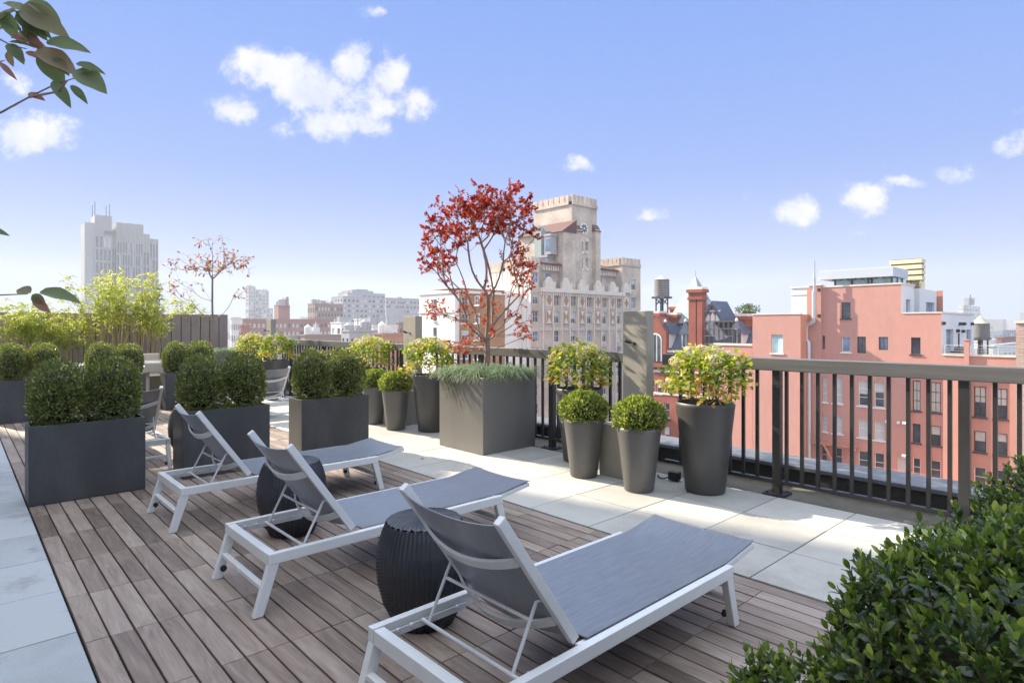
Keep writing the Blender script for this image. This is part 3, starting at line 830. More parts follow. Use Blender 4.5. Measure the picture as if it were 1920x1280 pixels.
for i, ((u, v), lp, lh, s) in enumerate(tall):
    o = TP if i == 0 else copy_tree(TP)
    place(o, (u, v, .002), 0, lp)
    o = hyds[i % 2] if i < 2 else copy_tree(hyds[i % 2])
    place(o, (u, v, .70), random.uniform(0, 6), lh, (s, s, s))
random.seed(99)

# ------------------------------------------------------------------ square planters with trees and grass
def cube_planter(uc, vc, w, h, label, glabel, ng, seed):
    b = tag(make_box('square_planter', w, w, h, M['char_warm'], .05, .02), label, 'planter box')
    b.location = (uc, vc, .002)
    g = np.random.default_rng(seed); gr = empty('grass_clump', (uc, vc, h-.05), 0, glabel, 'ornamental grass', 'arching green grass under the trees')
    P, D, Nn, Ln = [], [], [], []
    tufts = [(g.uniform(-w/2+.05, w/2-.05), g.uniform(-w/2+.05, w/2-.05)) for _ in range(ng)]
    for k in range(ng//2):                        # more tufts at the rim, hanging over
        e = g.uniform(-w/2+.03, w/2-.03); q = w/2-.035
        tufts.append([(e, -q), (q, e), (-q, e), (e, q)][k % 4])
    for (x, y) in tufts:
        for _ in range(26):
            a = g.uniform(0, 6.28); out = g.uniform(.15, .75)
            P.append((x+g.normal()*.012, y+g.normal()*.012, 0)); D.append((math.cos(a)*out, math.sin(a)*out, 1.0)); Nn.append((-math.cos(a), -math.sin(a), out)); Ln.append(g.uniform(.20, .36))
    n = len(P); P = np.array(P); D = nrm(np.array(D)); Ln = np.array(Ln)
    # every blade in three pieces that bend over
    Q, DD, NN, LL, T = [], [], [], [], []
    tt = np.clip(.45+.22*g.normal(size=n), 0, 1); cur = P.copy(); dd = D.copy(); hz = nrm(D*np.array([1, 1, 0])+1e-9)
    vs, fs, ti = [], [], []
    wdt = g.uniform(.0035, .006, n)
    side = nrm(np.cross(D, np.array([0, 0, 1.0])+1e-6))
    pts = [cur]
    for s in range(5):
        dd = nrm(dd+hz*.14+np.array([0, 0, -.16-.13*s]))
        cur = cur+dd*(Ln/5)[:, None]*1.15; pts.append(cur)
    for i in range(n):
        b0 = len(vs)
        for s in range(6):
            w_ = wdt[i]*(1-.16*s if s < 5 else .12)
            vs.append(pts[s][i]-side[i]*w_); vs.append(pts[s][i]+side[i]*w_); ti += [tt[i], tt[i]]
        for s in range(5): fs.append((b0+2*s, b0+2*s+1, b0+2*s+3, b0+2*s+2))
    mb = MB(); mb.v = [tuple(p) for p in vs]; mb.f = fs; mb.m = [0]*len(fs); mb.t = ti
    mb.build('blades', M['liriope'], gr, True)
    return b, gr
cube_planter(-5.42, 4.61, .80, .84, 'tall square zinc grey planter holding the red maple', 'arching grass around the red maple trunk', 105, 3)
U8, V8 = ground(416, 738)
VS = on_u(398, -13.6)[0]
cube_planter(-13.6, VS+.16, .72, .84, 'distant square planter with a sparse tree beside the fence', 'arching grass under the sparse distant tree', 50, 4)
# a few long withered blades hang down the front of the maple planter
hbm = MB(); gq = random.Random(12)
for k in range(17):
    x = -.37+abs(gq.gauss(0, .13)); ln = gq.uniform(.18, .42); w_ = .0035; dx = gq.uniform(.02, .22)
    for s in range(6):
        p = [(x+dx*t*t, -.36-.075*math.sin(min(1, t*2.2)*1.57)-.006*gq.random(), .06+.05*math.sin(t*3.1)-ln*max(0, t-.18)) for t in (s/6, (s+1)/6)]
        hbm.poly([(p[0][0]-w_, p[0][1], p[0][2]), (p[0][0]+w_, p[0][1], p[0][2]), (p[1][0]+w_, p[1][1], p[1][2]), (p[1][0]-w_, p[1][1], p[1][2])], 0, .12)
hbm.build('hanging_blades', M['liriope'], [o for o in bpy.data.objects if o.name == 'grass_clump'][0], True)
# small black cable box on the paving by the rail
jb = empty('cable_box', (-3.02, 4.80, .0), .2, 'small black cable box on the paving beside the streaked pillar', 'cable box')
MB().box(-.05, .05, -.035, .035, .012, .085).build('box', M['black'], jb, bevel=.006)
MB().tube([(-.05, 0, .03), (-.10, -.03, .012), (-.16, .02, .008), (-.2, .1, .008)], .006, 6).build('cable', M['black'], jb, True)
for i, (u, v, lb) in enumerate([(-5.35, 3.62, 'lone fallen leaf on the sunlit paving near the maple planter')]):
    P = np.array([[0, 0, .006]]); o = leaves('fallen_leaf', P, np.array([[1, .3, .1]]), np.array([[0, 0, 1.0]]), .05, .03, np.array([.3+.15*i]), M['rust_leaf'], None, 'leaf')
    tag(o, lb, 'fallen leaf'); o.location = (u, v, 0); o.rotation_euler = (0, 0, 1.3*i)
def tree(name, loc, trunk, targets, lab, cat, leafmat, tpl, Ln, Wd, spread, per, rmax, rtip, seed, bark='bark', ex=2.4, tints=None, bend=.15, start=None, bf=.55):
    random.seed(seed); g = np.random.default_rng(seed)
    r = empty(name, loc, 0, lab, cat)
    nd, pr = tree_nodes(trunk, targets, bend, start=start, bf=bf)
    P, D, T = [], [], []
    tips = set(range(len(nd)))-set(pr)
    pts = [(i, nd[i]) for i in range(len(nd)) if i in tips or (pr[i] >= 0 and any((nd[i]-t).length < spread*1.3 for t in targets))]
    for i, q in list(pts):                         # fine twiglets that carry the leaves in pairs
        for _ in range(2 if i in tips else 1):
            dv = Vector(g.normal(size=3))*.7+(q-nd[pr[i]]).normalized()*.8 if pr[i] >= 0 else Vector(g.normal(size=3))
            dv = dv.normalized()*spread*g.uniform(.9, 2.0); a = len(nd)
            nd.append(q+dv*.5+Vector((0, 0, .12*spread))); pr.append(i); nd.append(q+dv); pr.append(a)
            k = max(1, round((per(q) if callable(per) else per)*g.uniform(.5, 1.3)))
            for s in np.linspace(.15, 1.0, k):
                p = q+dv*float(s); sd = Vector(g.normal(size=3)); sd = (sd-dv*(sd.dot(dv)/dv.length_squared)).normalized()
                P.append(tuple(p)); D.append(tuple(sd+dv.normalized()*.5+Vector((0, 0, -.3)))); T.append(tints(q, g) if tints else g.random())
    tree_mesh(nd, pr, M[bark], 'trunk', r, rtip, rmax, ex, 6)
    targets = []
    for t in targets:
        k = per if not callable(per) else per(t)
        for _ in range(k):
            o = g.normal(size=3)*spread
            P.append(np.array(t)+o); d = o/np.linalg.norm(o)+g.normal(size=3)*.5+np.array([0, 0, -.35]); D.append(d)
            T.append(tints(t, g) if tints else g.random())
    n = len(P)
    if n:
        leaves('crown', np.array(P), nrm(np.array(D)), nrm(g.normal(size=(n, 3))*.7+np.array([0, 0, .8])), Ln*g.uniform(.6, 1.25, n), Wd*g.uniform(.7, 1.2, n), np.array(T), leafmat, r, tpl)
    return r
def cloud_targets(blobs, dep, rnd):
    """blobs: (sideways, up, radius sideways, radius up, count) round the trunk, depth spread dep"""
    out = []
    for (x, z, rx, rz, n) in blobs:
        for _ in range(n):
            while True:
                a, b = rnd.uniform(-1, 1), rnd.uniform(-1, 1)
                if a*a+b*b < 1: break
            q = dep*math.sqrt(max(.1, 1-a*a*.5))
            out.append(RIGHT*(x+a*rx)+FWD*rnd.uniform(-q, q)+UP*(z+b*rz))
    return out
S = 7.15/1131                                      # metres per photo pixel at the maple
def rel(px, py, rx, ry, n, bx=912, by=672): return ((px-bx)*S, (by-py)*S, rx*S, ry*S, n)
rnd = random.Random(5)
mt = cloud_targets([rel(870, 385, 62, 42, 62), rel(945, 360, 48, 40, 62), rel(905, 350, 50, 30, 30), rel(835, 420, 38, 42, 34), rel(812, 470, 28, 22, 14), rel(975, 420, 25, 50, 16),
                    rel(965, 470, 32, 30, 18), rel(975, 505, 22, 25, 12), rel(880, 560, 40, 20, 12), rel(822, 553, 26, 12, 9), rel(872, 605, 35, 18, 14), rel(955, 575, 40, 18, 13), rel(985, 590, 20, 14, 4),
                    rel(850, 520, 30, 20, 5), rel(930, 520, 30, 20, 7)], .52, rnd)
tree('maple_tree', (-5.41, 4.60, .80), [(0, 0, -.05), (-.006, -.002, .15), (.004, .004, .30), (-.005, 0, .44)], mt, 'small maple with red autumn leaves in the tall square planter', 'tree',
     M['maple_leaf'], 'maple', .034, .034, .072, lambda t: (15 if t.z > 1.25 else 7), .062, .0016, 8, ex=2.2,
     tints=lambda t, g: np.clip(.47+.22*g.normal()+(.16 if t.z < 1.2 else 0), 0, 1), bend=.14, bf=.62)
S2 = 13.2/1131
def rel2(px, py, rx, ry, n): return ((px-396)*S2, (648-py)*S2, rx*S2, ry*S2, n)
st = cloud_targets([rel2(395, 445, 8, 15, 4), rel2(370, 480, 22, 16, 14), rel2(350, 490, 16, 12, 8), rel2(420, 470, 14, 14, 9), rel2(443, 480, 14, 22, 16), rel2(395, 490, 14, 12, 8), rel2(316, 522, 4, 8, 2), rel2(330, 530, 6, 4, 2), rel2(360, 540, 20, 25, 5), rel2(445, 535, 10, 14, 3)], .45, rnd)
tree('sparse_tree', (-13.6, VS, .80), [(0, 0, -.03), (.01, 0, .3), (-.01, .01, .7), (.0, 0, 1.1), (.01, 0, 1.6), (0, .01, 2.1), (.0, 0, 2.35)], st, 'slender young tree with few rusty leaves beside the fence end', 'tree',
     M['rust_leaf'], 'leaf', .085, .042, .10, 1.6, .026, .0022, 9, ex=2.3, start=1, bf=.2)

# ------------------------------------------------------------------ fence and bamboo at the far end
fe = empty('slat_fence', (-15.05, 1.3, 0), 0, 'tall brown fence of wide upright boards closing the far end', 'fence')
mb = MB(); v = 4.74
while v > -4:
    mb.box(-15.06, -15.03, v-.186, v, .03, 1.677+random.uniform(-.004, .004)); v -= .2
kid(mb.build('boards', M['fence'], bevel=.003), fe)
mb = MB()
mb.box(-15.10, -15.066, -4, 4.74, .02, 1.64)  # backing sheet added behind the boards so the gaps stay dark
for q in range(5): mb.box(-15.20, -15.101, 4.6-2*q, 4.7-2*q, 0, 1.62)
kid(mb.build('post_and_backing', M['under']), fe)
def make_bamboo(seed, hmax, n=8, spread=.22):
    g = np.random.default_rng(seed); r = empty('bamboo'); mb = MB(); P, D, T = [], [], []
    for k in range(n):
        x, y = g.normal(size=2)*spread*.45; hh = hmax*g.uniform(.72, 1.02); lx, ly = g.normal(size=2)*.20
        pts = [(x+lx*t*t*hh*.6, y+ly*t*t*hh*.6, hh*t) for t in np.linspace(0, 1, 9)]
        mb.tube(pts, [.009*(1-.75*t) for t in np.linspace(0, 1, 9)], 6)
        for j in range(17):
            t = g.uniform(.40, 1.0)**.52; a = g.uniform(0, 6.28); bl = g.uniform(.08, .30)*(1.15-t*.5)
            b = np.array([x+lx*t*t*hh*.6, y+ly*t*t*hh*.6, hh*t]); dr = np.array([math.cos(a), math.sin(a), g.uniform(.2, .8)])
            mb.tube([b, b+dr*bl*.6, b+dr*bl], .0018, 4, cap=False)
            for q in range(8):
                s = g.uniform(.35, 1.05); P.append(b+dr*bl*s+g.normal(size=3)*.015)
                D.append(np.array([math.cos(a), math.sin(a), -.25])+g.normal(size=3)*.65); T.append(.42+.22*g.normal()+.15*(t-.6))
    mb.build('canes', M['cane'], r, True)
    n = len(P)
    leaves('foliage', np.array(P), np.array(D), nrm(g.normal(size=(n, 3))*.6+np.array([0, 0, 1])), .105*g.uniform(.6, 1.3, n), .016*g.uniform(.7, 1.3, n), np.array(T), M['bamboo_leaf'], r, 'blade')
    return r
BM = [make_bamboo(61, 2.36, 10), make_bamboo(62, 2.05, 9), make_bamboo(63, 1.75, 7)]
names = {20: 'at the far left edge of the row', 62: 'left of the dogwood leaf shadow, second from the left edge', 110: 'loose and low, between the left clumps and the tall centre', 145: 'with bare yellow canes left of the tall centre clumps',
         186: 'tall and bright, below the left side of the far tower', 222: 'tallest, right below the middle of the far tower', 258: 'tall, below the right side of the far tower', 290: 'thinning, right of the tower clumps', 345: 'low yellow top showing above the fence boards'}
used = set()
for px, k, sc_, du in [(20, 1, .95, 0), (62, 1, .98, .1), (110, 2, 1.0, 0), (145, 2, 1.05, .1), (186, 0, .98, 0), (222, 0, 1.04, .12), (258, 0, .98, 0), (290, 1, .9, 0), (345, 1, .97, -1.0)]:
    o = BM[k] if k not in used else copy_tree(BM[k]); used.add(k)
    u = -14.35-.25*0+du*.8 if du >= 0 else -15.55
    v = on_u(px, u)[0]
    tag(o, 'feathery yellow green bamboo '+names[px], 'bamboo', 'bamboo clumps along the fence')
    place(o, (u, v, .3 if du >= 0 else .15), random.uniform(0, 6), None, (sc_, sc_, sc_*((.80 if px < 160 else .92) if du >= 0 else 1)))
tr = tag(make_box('trough_planter', .45, 6.2, .34, M['char'], .04, .02), 'long low dark trough at the fence foot, holding the bamboo', 'planter box')
tr.location = (-14.38, .1, .002)

# ------------------------------------------------------------------ cream table and bench behind the back hedges
def rbox(mb, x0, x1, y0, y1, z0, z1, rad=.06, m=0):
    n = 5; pts = []
    for cx, cy, a0 in ((x1-rad, y0+rad, -90), (x1-rad, y1-rad, 0), (x0+rad, y1-rad, 90), (x0+rad, y0+rad, 180)):
        for k in range(n+1):
            a = R(a0+90*k/n); pts.append((cx+rad*math.cos(a), cy+rad*math.sin(a)))
    mb.prism(pts, z0, z1, lambda a, b, w: (a, b, w), m)
tv = ctr(150, 306, -12.9)
tb = empty('stone_table', (-12.9, tv, 0), 0, 'long cream stone table behind the back row of hedges', 'table')
mb = MB(); rbox(mb, -.45, .45, -1.05, 1.05, .56, .745, .1); mb.build('table_top', M['cream'], tb, bevel=.02)
for sx in (-1, 1):
    for sy in (-.92, -.3, .3, .92):
        mb = MB(); rbox(mb, sx*.32-.05, sx*.32+.05, sy-.05, sy+.05, 0, .56, .03); mb.build('leg', M['cream'], tb)
bv = ctr(270, 296, -13.7)
be = empty('stone_bench', (-13.75, bv, 0), 0, 'cream stone bench back showing just above the table end', 'bench')
mb = MB(); rbox(mb, .0, .45, -.17, .17, 0, .44, .05); mb.build('seat', M['cream'], be, bevel=.015)
mb = MB(); rbox(mb, -.14, -.003, -.17, .17, 0, .86, .05); mb.build('backrest', M['cream'], be, bevel=.015)

# ------------------------------------------------------------------ near hedge and the dogwood branch above the camera
def near_bush(seed, a, b, c, ns, zoff, L=.0215):
    g = np.random.default_rng(seed); r = empty('boxwood_bush')
    P, d = super_pts(ns, a, b, c, 2.6, .72, 1.0, .09, -.75, seed)
    n = len(P); AX = nrm(d*.6+np.array([0, 0, .95])+g.normal(size=(n, 3))*.35)
    Q, D, Nn, T, Ls = [], [], [], [], []
    for k in range(5):
        base = P+AX*(.0095*k); ph = g.uniform(0, 6.28, n) if k == 0 else ph+1.57
        e1 = nrm(np.cross(AX, rdir(n) if k == 0 else e0)); 
        if k == 0: e0 = e1
        s1 = nrm(np.cross(AX, e0)); s2 = np.cross(AX, s1)
        dirs = s1*np.cos(ph)[:, None]+s2*np.sin(ph)[:, None]
        for sg in (-1, 1):
            ang = .95-.13*k
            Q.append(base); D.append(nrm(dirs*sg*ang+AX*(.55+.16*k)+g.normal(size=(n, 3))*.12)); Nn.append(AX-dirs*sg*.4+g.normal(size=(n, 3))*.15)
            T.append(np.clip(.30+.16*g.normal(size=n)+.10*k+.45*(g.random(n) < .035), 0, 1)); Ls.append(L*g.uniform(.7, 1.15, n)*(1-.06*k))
    Q = np.concatenate(Q); Ls = np.concatenate(Ls)
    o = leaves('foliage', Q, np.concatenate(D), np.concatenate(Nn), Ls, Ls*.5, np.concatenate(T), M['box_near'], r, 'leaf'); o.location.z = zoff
    mb = MB()
    for p, ax in zip(P[::3], AX[::3]): mb.tube([p*.55, p, p+ax*.045], [.002, .0014, .0008], 4, cap=False)
    o = mb.build('stem', M['twig'], r, True); o.location.z = zoff
    k = core_mesh('branches', a, b, c, 2.6, M['thicket'], r, .74); k.location.z = zoff  # solid core, coloured dark for the shade inside the bush
    return r
npl = copy_tree(PB); npl.scale = (1.3, 2.1, 1); place(npl, (-.12, 1.62, .002), 0, 'long charcoal planter box under the leafy hedge close to the camera')
for i, (loc, ab, ns, lb) in enumerate([((-.05, 1.09, .545), (.30, .32, .28), 3600, 'glossy boxwood bush closest to the camera in the lower right corner'),
                                       ((.02, 2.0, .50), (.33, .43, .33), 3300, 'glossy boxwood bush behind the closest one, against the railing'),
                                       ((-.325, .90, .60), (.14, .16, .15), 650, 'small low boxwood bush whose tips just rise over the bottom edge of the photo')]):
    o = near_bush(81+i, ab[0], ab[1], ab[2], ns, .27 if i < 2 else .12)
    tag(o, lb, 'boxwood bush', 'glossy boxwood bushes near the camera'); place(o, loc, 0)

def W(px, py, d): return RIGHT*((px-CX)*d/F)+FWD*d+UP*(H+(HY-py)*d/F)
dg = empty('dogwood_tree', (0, 0, 0), 0, 'overhanging dogwood branches with green and bronze drooping leaves in the upper left corner', 'tree')
DD_ = 1.35
tr0 = W(-560, 900, DD_); tr0.z = 0
trunk = [tr0, W(-540, 300, DD_+.05), W(-500, 60, DD_), W(-440, -220, DD_)]
mb = MB(); mb.tube(trunk, [.045, .036, .03, .022], 10)
brs = [[W(-500, 60, DD_), W(-250, 150, DD_), W(0, 212, DD_), W(55, 182, DD_), W(100, 160, DD_+.02), W(142, 146, DD_)],
       [W(55, 182, DD_), W(110, 172, DD_), W(128, 150, DD_-.03)],
       [W(-500, 60, DD_), W(-220, 60, DD_), W(-40, 52, DD_), W(20, 85, DD_), W(50, 92, DD_)],
       [W(-40, 52, DD_), W(25, 20, DD_+.04), W(60, 30, DD_+.05)],
       [W(-440, -220, DD_), W(-200, -120, DD_), W(-20, -40, DD_), W(40, -5, DD_)],
       [W(-530, 250, DD_), W(-250, 480, DD_), W(-60, 552, DD_), W(0, 553, DD_), W(52, 551, DD_)],
       [W(-250, 440, DD_), W(-80, 430, DD_), W(-30, 428, DD_)]]
for b in brs: mb.tube(b, np.linspace(.0034, .0011, len(b)), 6)
mb.build('trunk', M['bark'], dg, True)
LV = [  # base pixel, tip pixel, width factor, tint, forward tilt
 (52, 2, 112, 34, .42, .35, .1), (38, 12, 122, 62, .40, .55, -.1), (30, 22, 94, 66, .42, .30, .2), (8, 22, 30, 74, .45, .45, .0), (86, 80, 165, 90, .36, .40, .1),
 (20, 70, 82, 80, .36, .85, .0), (16, 80, 64, 84, .30, .45, .1), (68, 94, 142, 132, .48, .62, .0), (72, 104, 122, 160, .52, .40, .25), (15, 82, 44, 116, .42, .30, -.1),
 (142, 120, 196, 134, .30, .30, .1), (140, 132, 198, 168, .55, .32, -.05), (146, 140, 196, 160, .42, .75, .2), (98, 152, 132, 198, .36, .25, .0), (132, 160, 164, 192, .34, .35, .1),
 (52, 176, 84, 186, .45, .85, .1), (0, 118, 30, 148, .25, .8, .1), (-4, 44, 30, 8, .5, .5, .1), (14, 96, 24, 126, .4, .6, .2), (-20, 70, 8, 46, .5, .4, 0), (48, 98, 74, 108, .5, .7, 0), (-30, 20, 10, 30, .5, .5, .2),
 (60, 40, 96, 54, .4, .35, .2), (-10, 128, 8, 110, .5, .6, .1), (28, 30, 88, 70, .40, .42, .15), (5, 6, 60, 24, .45, .5, .0), (44, 44, 70, 88, .42, .28, .2), (-15, 30, 40, 52, .42, .35, .1), (20, 96, 46, 112, .5, .7, .0), (100, 108, 130, 140, .5, .35, .15), (36, 58, 84, 96, .38, .6, .1),
 (58, 549, 30, 540, .75, .55, .0), (60, 552, 84, 570, .62, .35, .1), (74, 547, 148, 560, .34, .40, .0), (62, 555, 92, 586, .42, .75, .15), (-40, 428, 15, 437, .3, .4, .1)]
P, D, Nn, Ls, Ws, T = [], [], [], [], [], []
g = np.random.default_rng(5)
for (x0, y0, x1, y1, wf, tn, tilt) in LV:
    a, b = W(x0, y0, DD_), W(x1, y1, DD_+tilt*.06)
    P.append(a); D.append(b-a); Ls.append((b-a).length); Ws.append((b-a).length*wf*1.12)
    Nn.append(-FWD*.75+UP*random.uniform(.3, .9)+RIGHT*random.uniform(-.4, .4)); T.append(tn)
for _ in range(150):                               # the rest of the crown, beyond the edge of the photo
    bb = random.choice(brs); q = bb[0].lerp(bb[1], random.random())+Vector(g.normal(size=3)*.06)
    if q.dot(RIGHT)/q.dot(FWD)*F+CX > -110: continue
    P.append(q); D.append(Vector(g.normal(size=3))+Vector((0, 0, -.6))); Ls.append(g.uniform(.06, .1)); Ws.append(Ls[-1]*.45); Nn.append(Vector(g.normal(size=3)*.6)+UP); T.append(g.random())
leaves('crown', np.array([tuple(p) for p in P]), np.array([tuple(p) for p in D]), np.array([tuple(p) for p in Nn]), np.array(Ls), np.array(Ws), np.array(T), M['dog_leaf'], dg, 'big')

# ================================================================== the city
ZG = -38.0
M['pink'] = surf('salmon stucco', (.49, .255, .208), .85, var=.14, scale=.5, fine=3, stretch=(1, 1, .3), dark=(.40, .20, .155), dscale=.5, damt=.7)
M['pink_deep'] = surf('terracotta stucco', (.48, .215, .145), .85, var=.12, scale=.35, fine=3)
M['white_wall'] = surf('white stucco', (.68, .68, .66), .8, var=.06, scale=.4, fine=3)
M['yellow'] = surf('pale yellow louvre', (.66, .58, .36), .7, var=.1, scale=1)
M['rustmetal'] = surf('dark steel platform', (.07, .05, .035), .7, var=.4)
M['flue'] = surf('zinc flue', (.50, .51, .54), .35, var=.1, scale=2, metal=.4)
M['canopy'] = surf('white canopy', (.46, .50, .54), .5, var=.05)
M['glass_wall'] = glass_mat('pale glass wall', (.25, .36, .36), .08)
M['beige'] = brick_mat('tan brick', (.57, .475, .385), (.49, .405, .33), (.49, .43, .36), 1.0, .28)
M['cream_wall'] = surf('cream painted brick', (.80, .77, .71), .85, var=.08, scale=.3, fine=2, dark=(.60, .57, .52), dscale=.15, damt=.5)
M['stone_trim'] = surf('pale cast stone', (.66, .59, .50), .8, var=.14, scale=.8, fine=5)
M['panel_tan'] = surf('patterned brick panel', (.36, .22, .14), .85, var=.2, scale=2, fine=10)
M['tile_red'] = surf('red clay roof tiles', (.11, .048, .042), .8, var=.25, scale=2, fine=9)
M['orange_brick'] = brick_mat('orange brick', (.42, .225, .11), (.36, .185, .09), (.34, .24, .16), 1.0, .2)
M['red_brick'] = brick_mat('red brick', (.30, .085, .055), (.25, .07, .05), (.26, .13, .10), 1.0, .22)
M['slate'] = brick_mat('blue grey slate', (.085, .105, .15), (.115, .135, .185), (.05, .065, .10), .6, .3)
M['copper'] = surf('pale green copper', (.26, .32, .31), .6, var=.15, scale=.6)
M['tank'] = surf('weathered tank staves', (.20, .185, .175), .85, var=.35, scale=1.2, stretch=(5, 5, .35), fine=8)
M['tank_roof'] = surf('tank roof boards', (.46, .40, .30), .8, var=.2)
M['steel'] = surf('dark steel', (.06, .06, .065), .6, var=.3)
M['far_stone'] = surf('far limestone', (.285, .285, .29), .85, var=.12, scale=.05, fine=.4)
M['far_brick'] = surf('far red brick', (.30, .155, .125), .85, var=.15, scale=.06, fine=.5)
M['far_grey'] = surf('far grey block', (.34, .335, .345), .85, var=.14, scale=.06, fine=.5)
M['far_white'] = surf('far white block', (.62, .61, .58), .85, var=.1, scale=.08, fine=.5)
M['far_brown'] = surf('far brown block', (.26, .19, .155), .85, var=.16, scale=.06, fine=.5)
M['far_pane'] = glass_mat('far window', (.03, .045, .07), .12)
M['far_pane_blind'] = surf('far window blinds', (.48, .50, .52), .3, var=.2)  # pale blinds behind far panes
M['leafy'] = leaf_mat('roof garden leaf', [(0, (.05, .08, .03)), (1, (.16, .2, .08))], .3, .5)

tag(MB().box(-1450, 1450, -1450, 1450, ZG-1, ZG).build('street_ground', surf('asphalt', (.075, .075, .075), .9, var=.4, scale=.02, fine=.4)), kind='structure')
# our own building below the terrace, plus unseen wall added behind against sky fill
ob = MB(); ob.box(-9, 5.5, -9, -3.6, -.9, 5.6); facade(ob, map_v(-9.2), -15.6, 6.2, ZG, -.92, grid_opens(-15.6, 6.2, ZG, -.92, 6, 11), .2, 0, 0, 1); shell(ob, -15.6, 6.2, -9.2, 5.9, ZG, -.92, 0, side=True)
tag(ob.build('apartment_building', [M['beige'], M['glass']]), 'brick building that carries the roof terrace, below its parapet', 'building')

# ---- window = frame mesh with a pane child
def window(parent, mp, a0, a1, z0, z1, dep, trim, pane, style=2, sill=None, name='window'):
    """frame sits inside the opening; style: number of stacked sashes, negative adds a centre bar"""
    fw = .07 if a1-a0 > .6 else .05
    mb = MB()
    def bx(x0, x1, y0, y1, w0, w1):
        p, q = mp(x0, y0, w0), mp(x1, y1, w1)
        mb.box(min(p[0], q[0]), max(p[0], q[0]), min(p[1], q[1]), max(p[1], q[1]), min(p[2], q[2]), max(p[2], q[2]))
    w0, w1 = -dep+.005, -dep+.085
    bx(a0+.002, a0+fw, z0+.002, z1-.002, w0, w1); bx(a1-fw, a1-.002, z0+.002, z1-.002, w0, w1)
    bx(a0+fw, a1-fw, z0+.002, z0+fw, w0, w1); bx(a0+fw, a1-fw, z1-fw, z1-.002, w0, w1)
    for k in range(1, abs(style)):
        z = z0+(z1-z0)*k/abs(style); bx(a0+fw, a1-fw, z-.025, z+.025, w0, w1-.02)
    if style < 0:
        c = (a0+a1)/2; bx(c-.02, c+.02, z0+fw, z1-fw, w0, w1-.03)
    if sill: bx(a0-.12, a1+.12, z0-.13, z0-.002, -dep*.5, .09)
    o = mb.build(name, trim, parent)
    pm = MB(); zb = z0
    q = [mp(a0+fw*.5, z0+fw*.5, -dep+.03), mp(a1-fw*.5, z0+fw*.5, -dep+.03), mp(a1-fw*.5, z1-fw*.5, -dep+.03), mp(a0+fw*.5, z1-fw*.5, -dep+.03)]
    if pane == 'half':
        zm = z0+(z1-z0)*random.uniform(.35, .7)
        q1 = [mp(a0+fw*.5, z0+fw*.5, -dep+.03), mp(a1-fw*.5, z0+fw*.5, -dep+.03), mp(a1-fw*.5, zm, -dep+.03), mp(a0+fw*.5, zm, -dep+.03)]
        q2 = [mp(a0+fw*.5, zm, -dep+.03), mp(a1-fw*.5, zm, -dep+.03), mp(a1-fw*.5, z1-fw*.5, -dep+.03), mp(a0+fw*.5, z1-fw*.5, -dep+.03)]
        pm.poly(q1, 0); pm.poly(q2, 1); pm.build('pane', [M['glass'], M['blind']], o)
    else:
        pm.poly(q, 0); pm.build('pane', M[pane], o)
    return o

# ================================================================== salmon building across the street
PV = 62.0
pk = empty('salmon_building', (0, 0, 0), 0, 'salmon pink stucco building with stepped roofs and a glass penthouse', 'building')
U = lambda px, v=PV: on_v(px, v)[0]
Zv = lambda px, py, v=PV: zat(py, on_v(px, v)[1])
def win_rect(x0, x1, y0, y1, v=PV):
    c = (x0+x1)/2; return (U(x0, v), U(x1, v), Zv(c, y1, v), Zv(c, y0, v))
zA = Zv(1690, 532.5); zB = Zv(1765, 587); zC = Zv(1800, 667); zL = Zv(1640, 694)
uW, uA, uB, uC = U(1513), U(1690), U(1765), U(1960)
wl = [(win_rect(1577.5, 1594.5, 567, 597), 2, 'dark_trim', 'glass', True), (win_rect(1531, 1547, 629.5, 654), -1, 'dark_trim', 'glass', False),
      (win_rect(1578, 1594, 631, 660), 1, 'white_trim', 'glass_blue', True), (win_rect(1607, 1623.5, 631, 662), -2, 'dark_trim', 'glass', False),
      (win_rect(1647.5, 1665, 631.5, 656), -1, 'dark_trim', 'glass_blue', False), (win_rect(1708, 1726, 632.5, 664), 1, 'dark_trim', 'glass', True)]
low = []
for (x0, x1) in ((1533, 1551), (1561, 1579), (1609, 1628), (1639, 1658)):
    low += [(win_rect(x0, x1, 705+.10*(x0-1533), 753+.10*(x0-1533)), 3, 'white_trim', 'half' if x0 > 1580 else 'blind', True),
            (win_rect(x0, x1, 776+.13*(x0-1533), 808+.16*(x0-1533)), 2, 'white_trim', 'blind', True),
            (win_rect(x0, x1, 835+.13*(x0-1533), 868+.16*(x0-1533)), 2, 'white_trim', 'glass', True)]
for z in (-15.6, -19.2, -22.8):
    for (x0, x1) in ((1533, 1551), (1561, 1579), (1609, 1628), (1639, 1658)):
        a0, a1 = U(x0), U(x1); low.append(((a0, a1, z, z+2.0), 2, 'white_trim', 'glass', True))
low.append((win_rect(1682, 1700, 857, 893), 1, 'white_trim', 'blind', False))
uP0, uP1, uP2, uP3, uP4 = U(1706), U(1739), U(1768), U(1816), U(1893)
RB = .38                                           # depth of the recessed bays low down
bays = []
for (x0, x1, arch) in ((1711, 1726, 0), (1744, 1764, 0), (1826, 1849, 0), (1864, 1889, 0)):
    v = PV+RB
    k = .10*(x0-1711)
    bays += [(win_rect(x0, x1, 713+k, 770+k, v), -3, 'dark_trim', 'blind' if x0 < 1800 else 'half', True), (win_rect(x0, x1, 794+k*1.2, 830+k*1.5, v), 2, 'dark_trim', 'half' if x0 > 1720 else 'glass', True), (win_rect(x0, x1, 858+k*1.5, 893+k*1.7, v), 2, 'white_trim', 'glass', True)]
    for z in (-15.9, -19.5, -23.1):
        bays.append(((U(x0, v), U(x1, v), z, z+2.0), 2, 'white_trim', 'glass', True))
mb = MB(); mp = map_v(PV); mpb = map_v(PV+RB)
